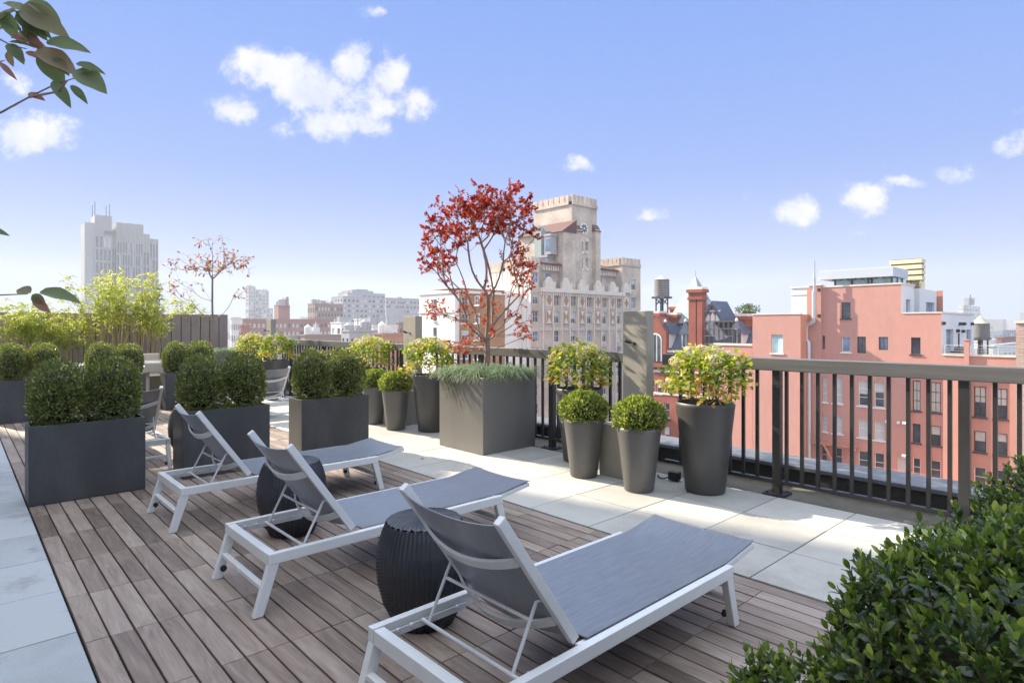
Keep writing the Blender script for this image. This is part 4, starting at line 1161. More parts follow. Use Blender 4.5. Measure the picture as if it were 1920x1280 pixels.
facade(mb, mp, uW, uA, zL, zA, [w[0] for w in wl], .22)
facade(mb, mp, uA, uB, zL, zB, [w[0] for w in wl], .22)
facade(mb, mp, uB, uC, zL, zC, [], .22)
facade(mb, mp, uW, uP0, ZG, zL, [w[0] for w in low], .22)
for (a0, a1) in ((uP1, U(1741.5)), (uP2, uP3), (uP4, uC)):
    mb.poly([mp(a0, ZG, 0), mp(a1, ZG, 0), mp(a1, zL, 0), mp(a0, zL, 0)])
for (a0, a1) in ((uP0, uP1), (U(1741.5), uP2), (uP3, uP4)):
    facade(mb, mpb, a0, a1, ZG, zL, [w[0] for w in bays], .2)
    mb.poly([mp(a0, ZG, 0), mp(a0, ZG, -RB), mp(a0, zL, -RB), mp(a0, zL, 0)]); mb.poly([mp(a1, ZG, 0), mp(a1, ZG, -RB), mp(a1, zL, -RB), mp(a1, zL, 0)])
    mb.poly([mp(a0, zL, 0), mp(a1, zL, 0), mp(a1, zL, -RB), mp(a0, zL, -RB)])
# roofs and white side walls stepping back
vA1 = on_u(1714, uA)[0]; vB1 = on_u(1826, uB)[0]
mb.poly([(uW, PV, zA), (uA, PV, zA), (uA, vA1, zA), (uW, vA1, zA)], 2); mb.poly([(uA, PV, zB), (uB, PV, zB), (uB, vB1, zB), (uA, vB1, zB)], 2)
mb.poly([(uB, PV, zC-.9), (uC, PV, zC-.9), (uC, PV+30, zC-.9), (uB, PV+30, zC-.9)], 2)
du0, dz1 = on_u(1699, uA)[0], zat(561, on_u(1700, uA)[1])
facade(mb, map_u(uA), PV+.0, vA1, zB, zA, [(du0, on_u(1707, uA)[0], zB+.02, dz1)], .25, 1, 1, 3)
facade(mb, map_u(uB), PV, vB1, zC-.9, zB, [(on_u(1774, uB)[0], on_u(1788, uB)[0], zC-.88, zat(617, on_u(1780, uB)[1])), (on_u(1812, uB)[0], on_u(1821, uB)[0], zC-.88, zat(618, on_u(1816, uB)[1]))], .25, 1, 1, 3)
mb.poly([(uW, vA1, zA), (uA, vA1, zA), (uA, vA1, ZG), (uW, vA1, ZG)], 1); mb.poly([(uC, PV, ZG), (uC, PV+30, ZG), (uC, PV+30, zC), (uC, PV, zC)])
mb.poly([(uA, vB1, zB), (uB, vB1, zB), (uB, vB1, ZG), (uA, vB1, ZG)], 1)
mb.build('wall', [M['pink'], M['white_wall'], M['coping'], M['glass_blue']], pk)
for (r_, stl, tr_, pn, sl) in wl+low: window(pk, mp, *r_, .22, M[tr_], pn, stl, sl)
for (r_, stl, tr_, pn, sl) in bays: window(pk, mpb, *r_, .2, M[tr_], pn, stl, sl)
# left wing stepping forward
WV = PV-2.35
uw0, uw1 = U(1411, WV), uW; zW = Zv(1500, 589, WV); z2 = Zv(1530, 536)
mb = MB(); wr = (U(1446, WV), U(1468, WV), Zv(1457, 662, WV), Zv(1457, 627, WV))
uwr = U(1501, WV)
facade(mb, map_v(WV), uw0, uwr, ZG, zW, [wr], .2)
mb.poly([(uwr, WV, ZG), (uwr, PV, ZG), (uwr, PV, zW), (uwr, WV, zW)], 1); mb.poly([(uw0, WV, ZG), (uw0, PV+8, ZG), (uw0, PV+8, zW), (uw0, WV, zW)])
mb.poly([(uw0, WV, zW), (uwr, WV, zW), (uwr, PV+8, zW), (uw0, PV+8, zW)], 2)
pu0, pu1 = U(1517, PV-.36), U(1539, PV-.36)        # upper pier carrying the flue
mb.box(pu0, pu1, PV-.36, PV+3, ZG, z2); 
mb.poly([(uwr, PV, ZG), (pu0, PV, ZG), (pu0, PV, zW), (uwr, PV, zW)])
mb.build('wing', [M['pink'], M['pink_deep'], M['coping']], pk)
window(pk, map_v(WV), *wr, .2, M['white_trim'], 'glass_wall', 1, True)
mb = MB()                                          # copings
mb.box(uw0-.05, uwr+.05, WV-.06, WV+.3, zW, zW+.12); mb.box(pu0-.05, pu1+.05, PV-.42, PV+.3, z2+.002, z2+.12)
mb.box(pu1+.06, uA+.06, PV-.06, PV+.25, zA, zA+.14); mb.box(uA-.25, uA+.06, PV+.26, vA1, zA, zA+.14); mb.box(uA+.07, uB+.06, PV-.06, PV+.25, zB, zB+.12); mb.box(uB-.25, uB+.06, PV+.26, vB1, zB, zB+.12)
mb.box(uB+.065, uC, PV-.08, PV+.25, zC, zC+.14)
mb.build('roof_edge', M['stone_trim'], pk)
bw0, bw1 = on_v(1484, PV+5)[0], on_v(1518, PV+5)[0]; zbw = Zv(1500, 540, PV+5)
mb = MB(); mb.box(bw0, bw1, PV+5, PV+9, zW-.2, zbw); mb.box(bw0-.1, bw1, PV+4.9, PV+9.1, zbw+.001, zbw+.18); mb.box(bw0-.05, bw1, PV+4.94, PV+5-.003, zbw-.75, zbw-.55)
mb.build('stair_bulkhead', M['white_wall'], pk)
q = 8.9; mb = MB()
cx0, cx1 = on_v(1703, PV+1.2)[0], on_v(1544, PV+1.2)[0]
zc0, zc1 = Zv(1620, 519, PV+1.2), Zv(1620, 503.5, PV+1.2)
cu0, cu1 = U(1537, PV+1.0), U(1675, PV+1.0)
zt = Zv(1670, 500, PV+1); zb_ = zt-.88; vC1 = on_u(1703, cu1)[0]
gu0, gu1 = U(1566, PV+1.9), U(1672.5, PV+1.9); gv1 = on_u(1700, gu1)[0]
MB().box(cu0, cu1, PV+1.0, vC1, zb_, zt).build('canopy', M['canopy'], pk, bevel=.03)
MB().box(gu0, gu1, PV+1.9, gv1, zA-.2, zb_-.003).build('penthouse_glass', M['glass_wall'], pk)
mb = MB()
for k in (0, .31, .60, .66, 1): x = gu0+(gu1-gu0)*k; MB().box(x-.07, x+.07, PV+1.83, PV+1.897, zA-.2, zb_-.004).build('mullion', M['steel'], pk)
for k in (.33, .66, 1): y = PV+1.9+(gv1-PV-1.9)*k; MB().box(gu1+.003, gu1+.07, y-.07, y+.07, zA-.2, zb_-.004).build('mullion', M['steel'], pk)
for k in range(9): x = cu0+1.2+(cu1-cu0-1.5)*k/8; mb.box(x-.05, x+.05, PV+1.05, PV+1.8, zb_-.10, zb_-.003)
mb.build('canopy_ribs', M['steel'], pk)
# yellow louvred tower, white block and dark platform
yv = PV+10; yu0, yu1 = on_v(1668, yv)[0], on_v(1728, yv)[0]; yz1 = Zv(1700, 485, yv); yz0 = Zv(1700, 527, yv); yv1 = on_u(1735, yu1)[0]
mb = MB()
for k in range(4):
    a = yz0+(yz1-yz0)*k/4; mb.box(yu0, yu1, yv, yv1, a+.08, a+(yz1-yz0)/4-.08)
mb.box(yu0+.1, yu1-.1, yv+.1, yv1-.1, yz0, yz1-.03, 1); mb.box(yu1-1.2, yu1-.02, yv+.02, yv1-.02, Zv(1720, 560, yv), yz0-.05)
mb.build('louvre_tower', [M['yellow'], M['rustmetal']], pk)
mb = MB(); x0, x1 = on_v(1697, yv-.5)[0], on_v(1722, yv-.5)[0]; z0_, z1_ = Zv(1710, 562, yv), Zv(1710, 526, yv)
for k in range(4): z = z0_+(z1_-z0_)*k/3.3; mb.box(x0, x1, yv-.9, yv-.02, z, z+.12)
for x in (x0, (x0+x1)/2, x1): mb.box(x-.09, x+.09, yv-.9, yv-.75, zB, z1_)
mb.build('steel_platform', M['rustmetal'], pk)
wv = PV+6; wu1 = on_v(1724, wv)[0]; wz = Zv(1740, 540, wv); wv1 = on_u(1756, wu1)[0]
mb = MB(); facade(mb, map_u(wu1), wv, wv1, zB-.1, wz, [(on_u(1736, wu1)[0], on_u(1752, wu1)[0], zB, zat(567, on_u(1745, wu1)[1]))], .2, 0, 0, 1); shell(mb, wu1-5, wu1, wv, wv1, zB-.1, wz, 0, front=True)
mb.build('side_block', [M['white_wall'], M['glass_blue']], pk)
cv = on_u(1757, wu1)[0]; mb = MB(); mb.box(wu1-1.2, wu1+.5, cv, on_u(1768, wu1+.5)[0], zB-.1, Zv(1760, 545, cv)-.0); mb.build('chimney', M['pink_deep'], pk)
# flue with its two bends
fv = PV-.75; f = lambda px, py, v=fv: Vector((U(px, v), v, Zv(px, py, v)))
mb = MB(); mb.tube([f(1526.5, 545), f(1526.5, 595), f(1525, 603), f(1519, 607), f(1513, 609), f(1511, 616), f(1511, 636), f(1516, 641), f(1516.5, 700), f(1517, 900), f(1517, 1200)], .20, 14)
mb.tube([f(1527, 546), f(1527, 520)], .13, 12); mb.tube([f(1527, 521), f(1527, 488)], .075, 10)
mb.build('flue_pipe', M['flue'], pk, True)
mb = MB()
for py in (546, 595): mb.box(U(1528, fv)+.2, U(1536, fv), PV-.7, PV-.366, Zv(1530, py, fv), Zv(1530, py, fv)+.3)
mb.build('flue_bracket', M['rustmetal'], pk)
# roof terrace rail, lamps and clutter beside the white wall
mb = MB(); zr = zC+.9; pz = Zv(1812, 662, PV)
mb.box(uB+.1, uC, PV+.05, PV+.09, zr-.05, zr)
for k in range(1, 4): mb.box(uB+.1, uC, PV+.055, PV+.085, zC+.2*k, zC+.2*k+.03)
k = uB+.2
while k < uC: mb.box(k, k+.05, PV+.04, PV+.1, zC+.14, zr-.051); k += 1.8
mb.build('terrace_rail', M['canopy'], pk)
mb = MB(); mb.box(U(1807, PV-.3), U(1817, PV-.3), PV-.3, PV-.085, ZG, zr+.4); mb.box(U(1806.5, PV-.3), U(1817.5, PV-.3), PV-.36, PV+.1, zr+.401, zr+.5); mb.build('pilaster', M['pink'], pk)
mb = MB()
for (px, py) in ((1769, 606), (1801, 607), (1808, 607), (1796, 620), (1806, 621), (1830, 607)):
    v, d = on_u(min(px, 1823), uB+.12); MB().lathe([(.02, -.16), (.15, -.12), (.17, 0), (.15, .12), (.02, .16)], 10, 0, uB+.14, v, zat(py, d)).build('wall_lamp', M['black'], pk, True)
mb = MB()
v0, v1 = PV+.7, PV+3.0; mb.box(uB+.5, uB+1.2, v0, v1, zC-.9, zC+.4); mb.box(uB+.7, uB+1.1, v0+.2, v1-.5, zC+.401, zC+.7); mb.tube([(uB+.9, v0+1, zC), (uB+.9, v0+1, zC+1.9)], .06, 8)
mb.build('roof_grill', M['black'], pk)
mb = MB()
for (px, py) in ((1662, 787), (1666, 787.5), (1684, 789), (1694, 789.5), (1698, 790), (1597, 838), (1602, 839), (1693, 850), (1697, 851)):
    MB().lathe([(.05, 0), (.12, -.06), (.13, -.22), (.02, -.26)], 8, 0, U(px, PV-.15), PV-.15, Zv(px, py)).build('flood_light', M['white_trim'], pk, True)
mb = MB(); x0, x1 = U(1522, PV-1), U(1604, PV-1); z0_ = Zv(1560, 832)
mb.box(x0, x1, PV-1.0, PV-.01, z0_, z0_+.08)
for z in (z0_+.45, z0_+.85): mb.box(x0, x1, PV-1.0, PV-.96, z, z+.035); mb.box(x1-.03, x1, PV-.955, PV-.01, z, z+.035)
k = x0
while k < x1: mb.box(k, k+.025, PV-.995, PV-.97, z0_+.081, z0_+.85); k += .22
a, b = Vector((U(1552), PV-.7, z0_)), Vector((U(1588), PV-.7, z0_-3.2))
for s in (-.28, .28): mb.bar(a+Vector((0, s, 0)), b+Vector((0, s, 0)), .05, .18)
for k in range(1, 11): c = a.lerp(b, k/11); mb.box(c.x-.1, c.x+.1, PV-.96, PV-.44, c.z, c.z+.03)
mb.build('fire_escape', M['pink_deep'], pk)
mb = MB(); x0, x1 = U(1640, PV-2.5), U(1745, PV-2.5); z0_ = Zv(1690, 905, PV-2.5)
mb.box(x0, x1, PV-2.5, PV-2.46, z0_+1.0, z0_+1.05); k = x0
while k < x1: mb.box(k, k+.03, PV-2.49, PV-2.465, z0_, z0_+1.0); k += .25
mb.box(x0-4, x1+3, PV-2.6, PV-.05, z0_-.3, z0_-.001)
mb.build('courtyard_rail', M['pink_deep'], pk)

# low pink wall left of the wing
lw = empty('low_wall_building', (0, 0, 0), 0, 'low pink roof parapet between the mansard building and the salmon building', 'building')
mb = MB(); v = PV-1; a0, a1 = on_v(1340, v)[0], U(1410.5, v); z = Zv(1390, 648, v); mb.box(a0, a1, v, v+8, ZG, z); mb.build('wall', M['pink'], lw)
MB().box(a0-.1, a1-.01, v-.08, v+.4, z+.002, z+.22).build('coping', M['stone_trim'], lw)
# brick corner at the far right
bc = empty('brick_building', (0, 0, 0), 0, 'pale brick wall corner at the right edge of the view', 'building')
v = 47.0; a0 = on_v(1905, v)[0]; z = zat(606, on_v(1910, v)[1]); mb = MB(); mb.box(a0, a0+16, v, v+12, ZG, z)
M['far_right_brick'] = brick_mat('pale mixed brick', (.44, .25, .17), (.52, .36, .28), (.55, .5, .46), .7, .2)  # two paler brick tones with light mortar
mb.build('wall', M['far_right_brick'], bc); MB().box(a0-.08, a0+16, v-.08, v+.5, z+.003, z+.16).build('coping', M['stone_trim'], bc)

# ================================================================== castle-like tan brick building with a clock tower
bg = empty('castle_building', (0, 0, 0), 0, 'tan brick building with battlements and a tall clock tower, behind the maple', 'building')
BU, BV = uv(95*(995-960)/1131, 95)
V = lambda px, u=BU: on_u(px, u)[0]
Zu = lambda px, py, u=BU: zat(py, on_u(px, u)[1])
mp = map_u(BU); vL, vR = V(1011), V(1166); vE = V(1201)
zt0 = Zu(1003, 492); zcor = Zu(1090, 545); zsb = Zu(1090, 497)
mb = MB(); wins = []
def uwin(px0, px1, py0, py1, style, pane, trim='white_trim', u=BU):
    c = (px0+px1)/2; r = (V(px0, u), V(px1, u), Zu(c, py1, u), Zu(c, py0, u)); wins.append((r, style, pane, trim, u)); return r
slope = lambda px: (px-1044)*.055
cols = [1043.6, 1074.8, 1104.6, 1133, 1159.6]
pan_cols = [1029, 1060.7, 1091, 1120.5, 1148, 1173.7]
main = []
for k, c in enumerate(cols):
    s = slope(c); hw = 5.2-.35*k
    main.append(uwin(c-hw, c-.5, 551+s*.85, 573+s*.7, 2, 'glass')); main.append(uwin(c+.5, c+hw, 551+s*.85, 573+s*.7, 2, 'glass'))
    for (y0, y1) in ((584, 606), (619, 641), (652, 674), (687, 709), (722, 744), (757, 779), (792, 814)):
        main.append(uwin(c-hw, c+hw, y0+s*(1-(y0-545)/67*1.0)*.6, y1+s*(1-(y0-545)/67)*.6, -2, random.choice(['glass', 'half', 'half', 'glass_blue', 'blind'])))
for (c, hw) in ((1004.5, 5.5), (1188, 4)):
    for (y0, y1) in ((510, 530), (549, 570), (582, 604), (621, 640), (652, 672), (687, 707), (722, 742), (757, 777), (792, 812)):
        q = .0 if c < 1100 else (612-y0)*.06
        main.append(uwin(c-hw, c+hw, y0+q*2.2, y1+q*2.2, -2, random.choice(['glass', 'half', 'glass_blue'])))
facade(mb, mp, BV, vL, ZG, zt0, main, .25)
facade(mb, mp, vL, vR, ZG, zcor, main, .25)
zt1 = Zu(1185, 494)
facade(mb, mp, vR, vE, ZG, zt1, main, .25)
UL = on_v(918, BV)[0]
# sunlit left wall with slim ribs
lw_ = [((on_v(962-4, BV)[0], on_v(962+3, BV)[0], zat(y1, on_v(962, BV)[1]), zat(y0, on_v(962, BV)[1]))) for (y0, y1) in ((549, 568), (584, 602), (620, 640), (655, 675))]
facade(mb, map_v(BV), UL, BU, ZG, zt0-.5, lw_, .25, 1, 1, 2)
mb.poly([(UL, BV+.01, zsb), (BU-1.75, BV+.01, zsb), (BU-1.75, vE, zsb), (UL, vE, zsb)], 3); mb.poly([(BU-6, BV+.01, zt0-.7), (BU, BV+.01, zt0-.7), (BU, vL, zt0-.7), (BU-6, vL, zt0-.7)], 3); shell(mb, UL, BU, BV, vE, ZG, zsb-.02, 0, top=False)
mb.poly([(BU, vL, zcor), (BU, vR, zcor), (BU-1.7, vR, zcor), (BU-1.7, vL, zcor)], 3)
mb.poly([(BU, vL, zcor), (BU-1.7, vL, zcor), (BU-1.7, vL, zt0), (BU, vL, zt0)])
US = BU-1.7                                        # setback top storey
upw = []
for c in (1029, 1062, 1092, 1122, 1150): upw.append(uwin(c-6, c+6, 512+slope(c), 541, -2, random.choice(['glass_blue', 'glass']), 'white_trim', US))
facade(mb, map_u(US), vL, vR, zcor, zsb+.3, upw, .2)
mb.build('wall', [M['beige'], M['cream_wall'], M['glass'], M['coping']], bg)
for (r_, stl, pn, tr_, u) in wins: window(bg, map_u(u), *r_, .25 if u == BU else .2, M[tr_], pn, stl)
mb = MB()                                          # eave roofs of red tile
for (a, b) in ((1013, 1072), (1120, 1166)):
    va, vb = V(a, US), V(b, US)
    mb.mesh([(US+1.0, va, zsb-.1), (US+1.0, vb, zsb-.1), (US-2.5, vb, zsb+1.0), (US-2.5, va, zsb+1.0), (US+1.0, va, zsb-.3), (US+1.0, vb, zsb-.3)], [(0, 1, 2, 3), (4, 5, 1, 0), (0, 3, 4), (1, 5, 2), (4, 3, 2, 5)]); mb.build('tiled_eave', M['tile_red'], bg); mb = MB()
mb = MB(); n = 13
for (a, b) in ((1014, 1071), (1121, 1165)):
    for k in range(n): c = a+(b-a)*(k+.5)/n; v = V(c, US); mb.box(US+.02, US+.55, v-.17, v+.17, zsb-1.25, zsb-.31)
    mb.build('corbel_row', M['stone_trim'], bg); mb = MB()
mb = MB()                                          # cornice, brackets, small pediments
mb.box(BU+.003, BU+.45, vL+.02, vR+.5, zcor-.55, zcor+.12)
for k in range(46): v = vL+(vR-vL)*(k+.5)/46; mb.box(BU+.003, BU+.32, v-.13, v+.13, zcor-1.05, zcor-.56)
for c in (1029, 1061, 1092, 1122, 1149, 1173):
    v = V(c); mb.box(BU-.35, BU+.35, v-.95, v+.95, zcor+.121, zcor+.9)
    mb.prism([(v-1.0, zcor+.901), (v+1.0, zcor+.901), (v+.6, zcor+1.25), (v+.35, zcor+1.7), (v, zcor+1.95), (v-.35, zcor+1.7), (v-.6, zcor+1.25)], BU-.3, BU+.3, lambda a, z, w: (w, a, z))
    for q in (-.98, .98): mb.box(BU-.2, BU+.4, v+q-.22, v+q+.22, zcor+.122, zcor+1.1)
mb.build('cornice', M['stone_trim'], bg)
mb = MB()                                          # piers and belt brackets
edges = [1016, 1039, 1070, 1099.5, 1128.5, 1155, 1180]
for c in [1017]+[(a+b)/2 for a, b in zip(cols, pan_cols[1:])]+[(a+b)/2 for a, b in zip(pan_cols, cols)]:
    v = V(c); mb.box(BU+.003, BU+.24, v-.11, v+.11, ZG, zcor-1.06)
for k in range(60): v = vL+(vR-vL)*(k+.5)/60; z = Zu(1090, 614); mb.box(BU+.003, BU+.14, v-.08, v+.08, z-.5, z)
mb.build('pier', M['stone_trim'], bg)
for k, c in enumerate(pan_cols):                   # diamond and triangle panels
    hw = 6.2-.45*k; s = slope(c); a0, a1 = V(c-hw), V(c+hw); cm = (a0+a1)/2
    zt_, zb_2 = Zu(c, 551+s*.85), Zu(c, 575+s*.6); zt2, zb2 = Zu(c, 580+s*.5), Zu(c, 608+s*.1)
    mb = MB(); mb.box(BU+.003, BU+.08, a0, a1, zb_2, zt_, 0); mb.box(BU+.003, BU+.08, a0, a1, zb2, zt2, 1)
    zm = (zt_+zb_2)/2; h_ = (zt_-zb_2)*.42; w_ = (a1-a0)*.40
    mb.box(BU+.0805, BU+.11, a0+.12, a1-.12, zb_2+.12, zt_-.12, 0)
    mb.prism([(cm-w_, zm), (cm, zm-h_), (cm+w_, zm), (cm, zm+h_)], BU+.1105, BU+.16, lambda a, z, w: (w, a, z), 1)
    mb.prism([(cm-w_*.9, zt2-.15), (cm+w_*.9, zt2-.15), (cm, zt2-1.1)], BU+.0805, BU+.13, lambda a, z, w: (w, a, z), 0)
    mb.prism([(cm-w_*.9, zb2+.15), (cm+w_*.9, zb2+.15), (cm, zb2+1.1)], BU+.0805, BU+.13, lambda a, z, w: (w, a, z), 0)
    for e in (a0, a1-.1): mb.box(BU+.0805, BU+.14, e, e+.1, zb2, zt2, 0)
    mb.build('patterned_panel', [M['stone_trim'], M['panel_tan']], bg)
def battlement(mb, u0, u1, v0, v1, z, nu, nv, h=.9, t=.5, o=.12):
    for k in range(nv):
        a = v0+(v1-v0)*k/nv; mb.box(u1-t, u1+o, a, a+(v1-v0)/nv*.82, z, z+h)
    for k in range(nu):
        a = u0+(u1-u0)*k/nu; mb.box(a, min(a+(u1-u0)/nu*.82, u1-t-.01), v0-o, v0+t, z, z+h)
    mb.box(u1-t, u1+o+.04, v0, v1, z-.55, z-.002); mb.box(u0, u1-t-.01, v0-o-.04, v0+t, z-.55, z-.002)
mb = MB(); battlement(mb, BU-6, BU, BV, vL, zt0, 8, 3); battlement(mb, UL, BU-6.1, BV, BV+1, zt0-.5, 10, 0); mb.build('battlement', M['beige'], bg)
mb = MB(); battlement(mb, BU-6, BU, vR, vE, zt1, 6, 5); shell(mb, BU-6, BU, vR, vE, zcor, zt1-.56, front=True); mb.build('battlement', M['beige'], bg)
mb = MB()
for px in (930, 941, 950, 957, 969, 979, 988): u = on_v(px, BV)[0]; mb.box(u-.06, u+.06, BV-.09, BV-.003, ZG, zt0-1.1)
mb.build('drain_pipe', M['stone_trim'], bg)
# tower
TU = US+.25
tvc, tvr = V(1072, TU), V(1119, TU); ztw = Zu(1072, 377, TU); tul = on_v(1001, tvc)[0]
mb = MB(); tw = []
for c in (1090.5, 1100.5):
    for (y0, y1) in ((453, 470), (484, 502)):
        r = (V(c-2.4, TU), V(c+2.4, TU), Zu(c, y1, TU), Zu(c, y0, TU)); tw.append((r, y0))
facade(mb, map_u(TU), tvc, tvr, zcor, ztw, [t[0] for t in tw], .3)
shell(mb, tul, TU, tvc, tvr, zcor, ztw, 0, front=True)
mb.build('tower', M['beige'], bg)
for (r, y0) in tw: window(bg, map_u(TU), *r, .3, M['white_trim'], 'glass_blue', 2)
mb = MB(); battlement(mb, tul, TU, tvc, tvr, ztw, 7, 6, 1.15, .6, .18); mb.build('tower_battlement', M['beige'], bg)
mb = MB()
for (r, y0) in tw:
    if y0 < 480:
        c, hw, zz = (r[0]+r[1])/2, (r[1]-r[0])/2+.12, r[3]
        mb.prism([(c+hw*math.cos(R(a)), zz+hw*1.3*math.sin(R(a))) for a in range(0, 181, 20)], TU+.003, TU+.09, lambda a, z, w: (w, a, z))
    mb.box(TU+.003, TU+.14, r[0]-.15, r[1]+.15, r[2]-.55, r[2]-.1)
mb.build('window_hood', M['stone_trim'], bg)
ck = V(1094.5, TU); cz = Zu(1094.5, 428.5, TU)
co = MB().prism([(ck+1.02*math.cos(R(a)), cz+1.02*math.sin(R(a))) for a in range(0, 360, 15)], TU+.003, TU+.12, lambda a, z, w: (w, a, z)).build('clock', M['white_trim'], bg)
mb = MB()
for k in range(8):
    a = R(45*k+10); mb.prism([(ck+math.cos(a+e)*q, cz+math.sin(a+e)*q) for e, q in ((-.2, .2), (-.33, .5), (-.12, .82), (.12, .82), (.33, .5), (.2, .2))], TU+.1205, TU+.15, lambda a, z, w: (w, a, z))
mb.build('clock_hands', M['dark_trim'], co)
mb = MB()                                          # red roofed block against the tower and its corner roofs
bu1 = on_v(1056, tvc-3.2)[0]; bz = Zu(1060, 437, TU); mb = MB()
shell(mb, tul-.5, bu1, tvc-3.2, tvc-.003, zcor, bz, 0, front=True, side=True); mb.build('tower_annex', M['beige'], bg)
mb = MB(); zz = bz+2.3
mb.mesh([(tul-.8, tvc-3.7, bz+.01), (bu1+.2, tvc-3.7, bz+.01), (bu1+.2, tvc-.01, zz), (tul-.8, tvc-.01, zz), (bu1+.2, tvc-.01, bz+.01), (tul-.8, tvc-.01, bz+.01)], [(0, 1, 2, 3), (1, 4, 2), (0, 3, 5), (0, 5, 4, 1)])
for (a, b) in ((1073.5, 1086), (1110, 1120.5)):
    va, vb = V(a, TU), V(b, TU); zq = Zu(a, 424, TU)
    mb.mesh([(TU+.9, va, zq-1.0), (TU+.9, vb, zq-1.0), (TU+.003, vb, zq+.3), (TU+.003, va, zq+.3), (TU+.003, va, zq-1.0), (TU+.003, vb, zq-1.0)], [(0, 1, 2, 3), (0, 3, 4), (1, 5, 2), (0, 4, 5, 1)])
mb.build('tiled_roof', M['tile_red'], bg)
mb = MB()
for (a, b) in ((1074, 1085), (1111, 1120)): mb.box(TU+.003, TU+.75, V(a, TU), V(b, TU), zcor, Zu(a, 431, TU))
mb.build('buttress', M['beige'], bg)
mb = MB()
for (px, py, w, h) in ((1031, 458, 2.0, 2.9), (1022, 490, 3.0, 1.3)):
    v = tvc-4.5; u, d = on_v(px, v); z = zat(py, d); mb.box(u-w*.35, u+w*.35, v-.6, v+.9, z-h*.6, z+h*.45); mb.box(u-w*.4, u+w*.4, v-.7, v+1.0, z+h*.45+.01, z+h*.45+.4)
    mb.box(u-w*.24, u-.1, v-.66, v-.602, z-h*.4, z+h*.3, 1); mb.box(u+.1, u+w*.24, v-.66, v-.602, z-h*.4, z+h*.3, 1)
v = tvc-4.8; u, d = on_v(1009, v); z = zat(450, d); mb.box(u-.9, u+.7, v, v+1.5, zt0-2, z+1.6, 2); mb.prism([(u-.9, z+1.61), (u+.7, z+1.61), (u-.1, z+2.5)], v, v+1.5, lambda a, q, w: (a, w, q), 2)
mb.build('roof_dormer', [M['far_grey'], M['glass_blue'], M['copper']], bg)

# white building and orange brick building left of the castle
def simple(name, label, cat, d, pxL, pxC, pxR, ytop, mat, opens_front=(), opens_side=(), cw=2, pane='far_pane', depthv=None, z0=ZG, parent=None, part='wall', lit=None, cope=True, inset=.2):  # lit: mix of dark and blind panes on the side wall
    e = parent or empty(name, (0, 0, 0), 0, label, cat)
    uc, vc = uv(d*(pxC-CX)/F, d); u0 = on_v(pxL, vc)[0] if pxL < pxC else uc-15
    v1 = on_u(pxR, uc)[0] if pxR > pxC else vc+15
    if depthv: v1 = vc+depthv
    z1 = zat(ytop, d); mb = MB()
    of = grid_opens(u0, uc, z0 if len(opens_front) < 3 else z1-opens_front[2], z1-.8, *opens_front[:2]) if opens_front else []
    os_ = grid_opens(vc, v1, z0 if len(opens_side) < 3 else z1-opens_side[2], z1-.8, *opens_side[:2], *(opens_side[3:] if len(opens_side) > 3 else ())) if opens_side else []
    facade(mb, map_v(vc), u0, uc, z0, z1, of, inset, 0, 0, [1, 1, 2]); facade(mb, map_u(uc), vc, v1, z0, z1, os_, inset, 0, 0, lit or [1, 1, 2])
    shell(mb, u0, uc, vc, v1, z0, z1, 0)
    if cope: mb.box(u0-.1, uc+.15, vc-.15, vc+.3, z1+.01, z1+.4); mb.box(uc-.3, uc+.15, vc+.31, v1, z1+.01, z1+.4)
    mb.build(part, [M[mat], M[pane], M['far_pane_blind']], e)
    if part == 'wall' and d > 100 and uc-u0 > 3 and v1-vc > 5:
        ru = random.Random(int(d*7+pxL)); rm = M[ru.choice(['far_grey', 'far_white', 'far_brown'])]
        for _ in range(5):
            x, y = ru.uniform(u0+1, uc-2), ru.uniform(vc+1, v1-2); s1, s2, hh = ru.uniform(.6, 2.2), ru.uniform(.6, 2.6), ru.uniform(.7, 2.6)
            rb_ = MB()
            if ru.random() < .3: rb_.lathe([(s1*.6, 0), (s1*.6, hh), (.05, hh+.8)], 10, 0, x, y, z1+.02)
            else: rb_.box(x-s1/2, x+s1/2, y-s2/2, y+s2/2, z1+.02, z1+hh)
            rb_.build('roof_vent', rm, e)
        for _ in range(3): x, y = ru.uniform(u0+1, uc-1), ru.uniform(vc+1, v1-1); MB().tube([(x, y, z1), (x, y, z1+ru.uniform(2, 4.5))], .12, 5).build('antenna', rm, e)
    return e, (u0, uc, vc, v1, z1)
wb, bx = simple('white_building', 'white rendered building with three small dark windows, left of the maple trunk', 'building', 88, 786, 853, 853, 549, 'cream_wall')
z = bx[4]; MB().box(bx[0]-.05, bx[1], bx[2]-.12, bx[2]-.003, zat(586, 88), zat(584, 88)).build('string_course', M['stone_trim'], wb)
for y in (567, 592, 622, 657): 
    u0 = on_v(813, bx[2])[0]; r = (u0, u0+.75, zat(y+9, 88), zat(y-8, 88))
    mb = MB(); mb.box(r[0], r[1], bx[2]-.05, bx[2]-.004, r[2], r[3]); w = mb.build('window', M['glass'], wb)
    mb = MB(); mb.box(r[0]-.1, r[1]+.1, bx[2]-.2, bx[2]-.003, r[2]-.2, r[2]-.02); mb.build('sill', M['stone_trim'], w)
obd = empty('orange_brick_building', (0, 0, 0), 0, 'orange tan brick building seen through the maple branches', 'building')
v = bx[2]+.8; u0, u1 = bx[1]+.02, UL-.02; z1 = zat(539, on_v(870, v)[1]); mb = MB(); mp = map_v(v)
ow = []
for y0, y1 in ((556, 573), (588, 606), (620, 637), (655, 672)):
    for (a, b) in ((864, 876), (889, 897)): d = on_v(870, v)[1]; ow.append((on_v(a, v)[0], on_v(b, v)[0], zat(y1, d), zat(y0, d)))
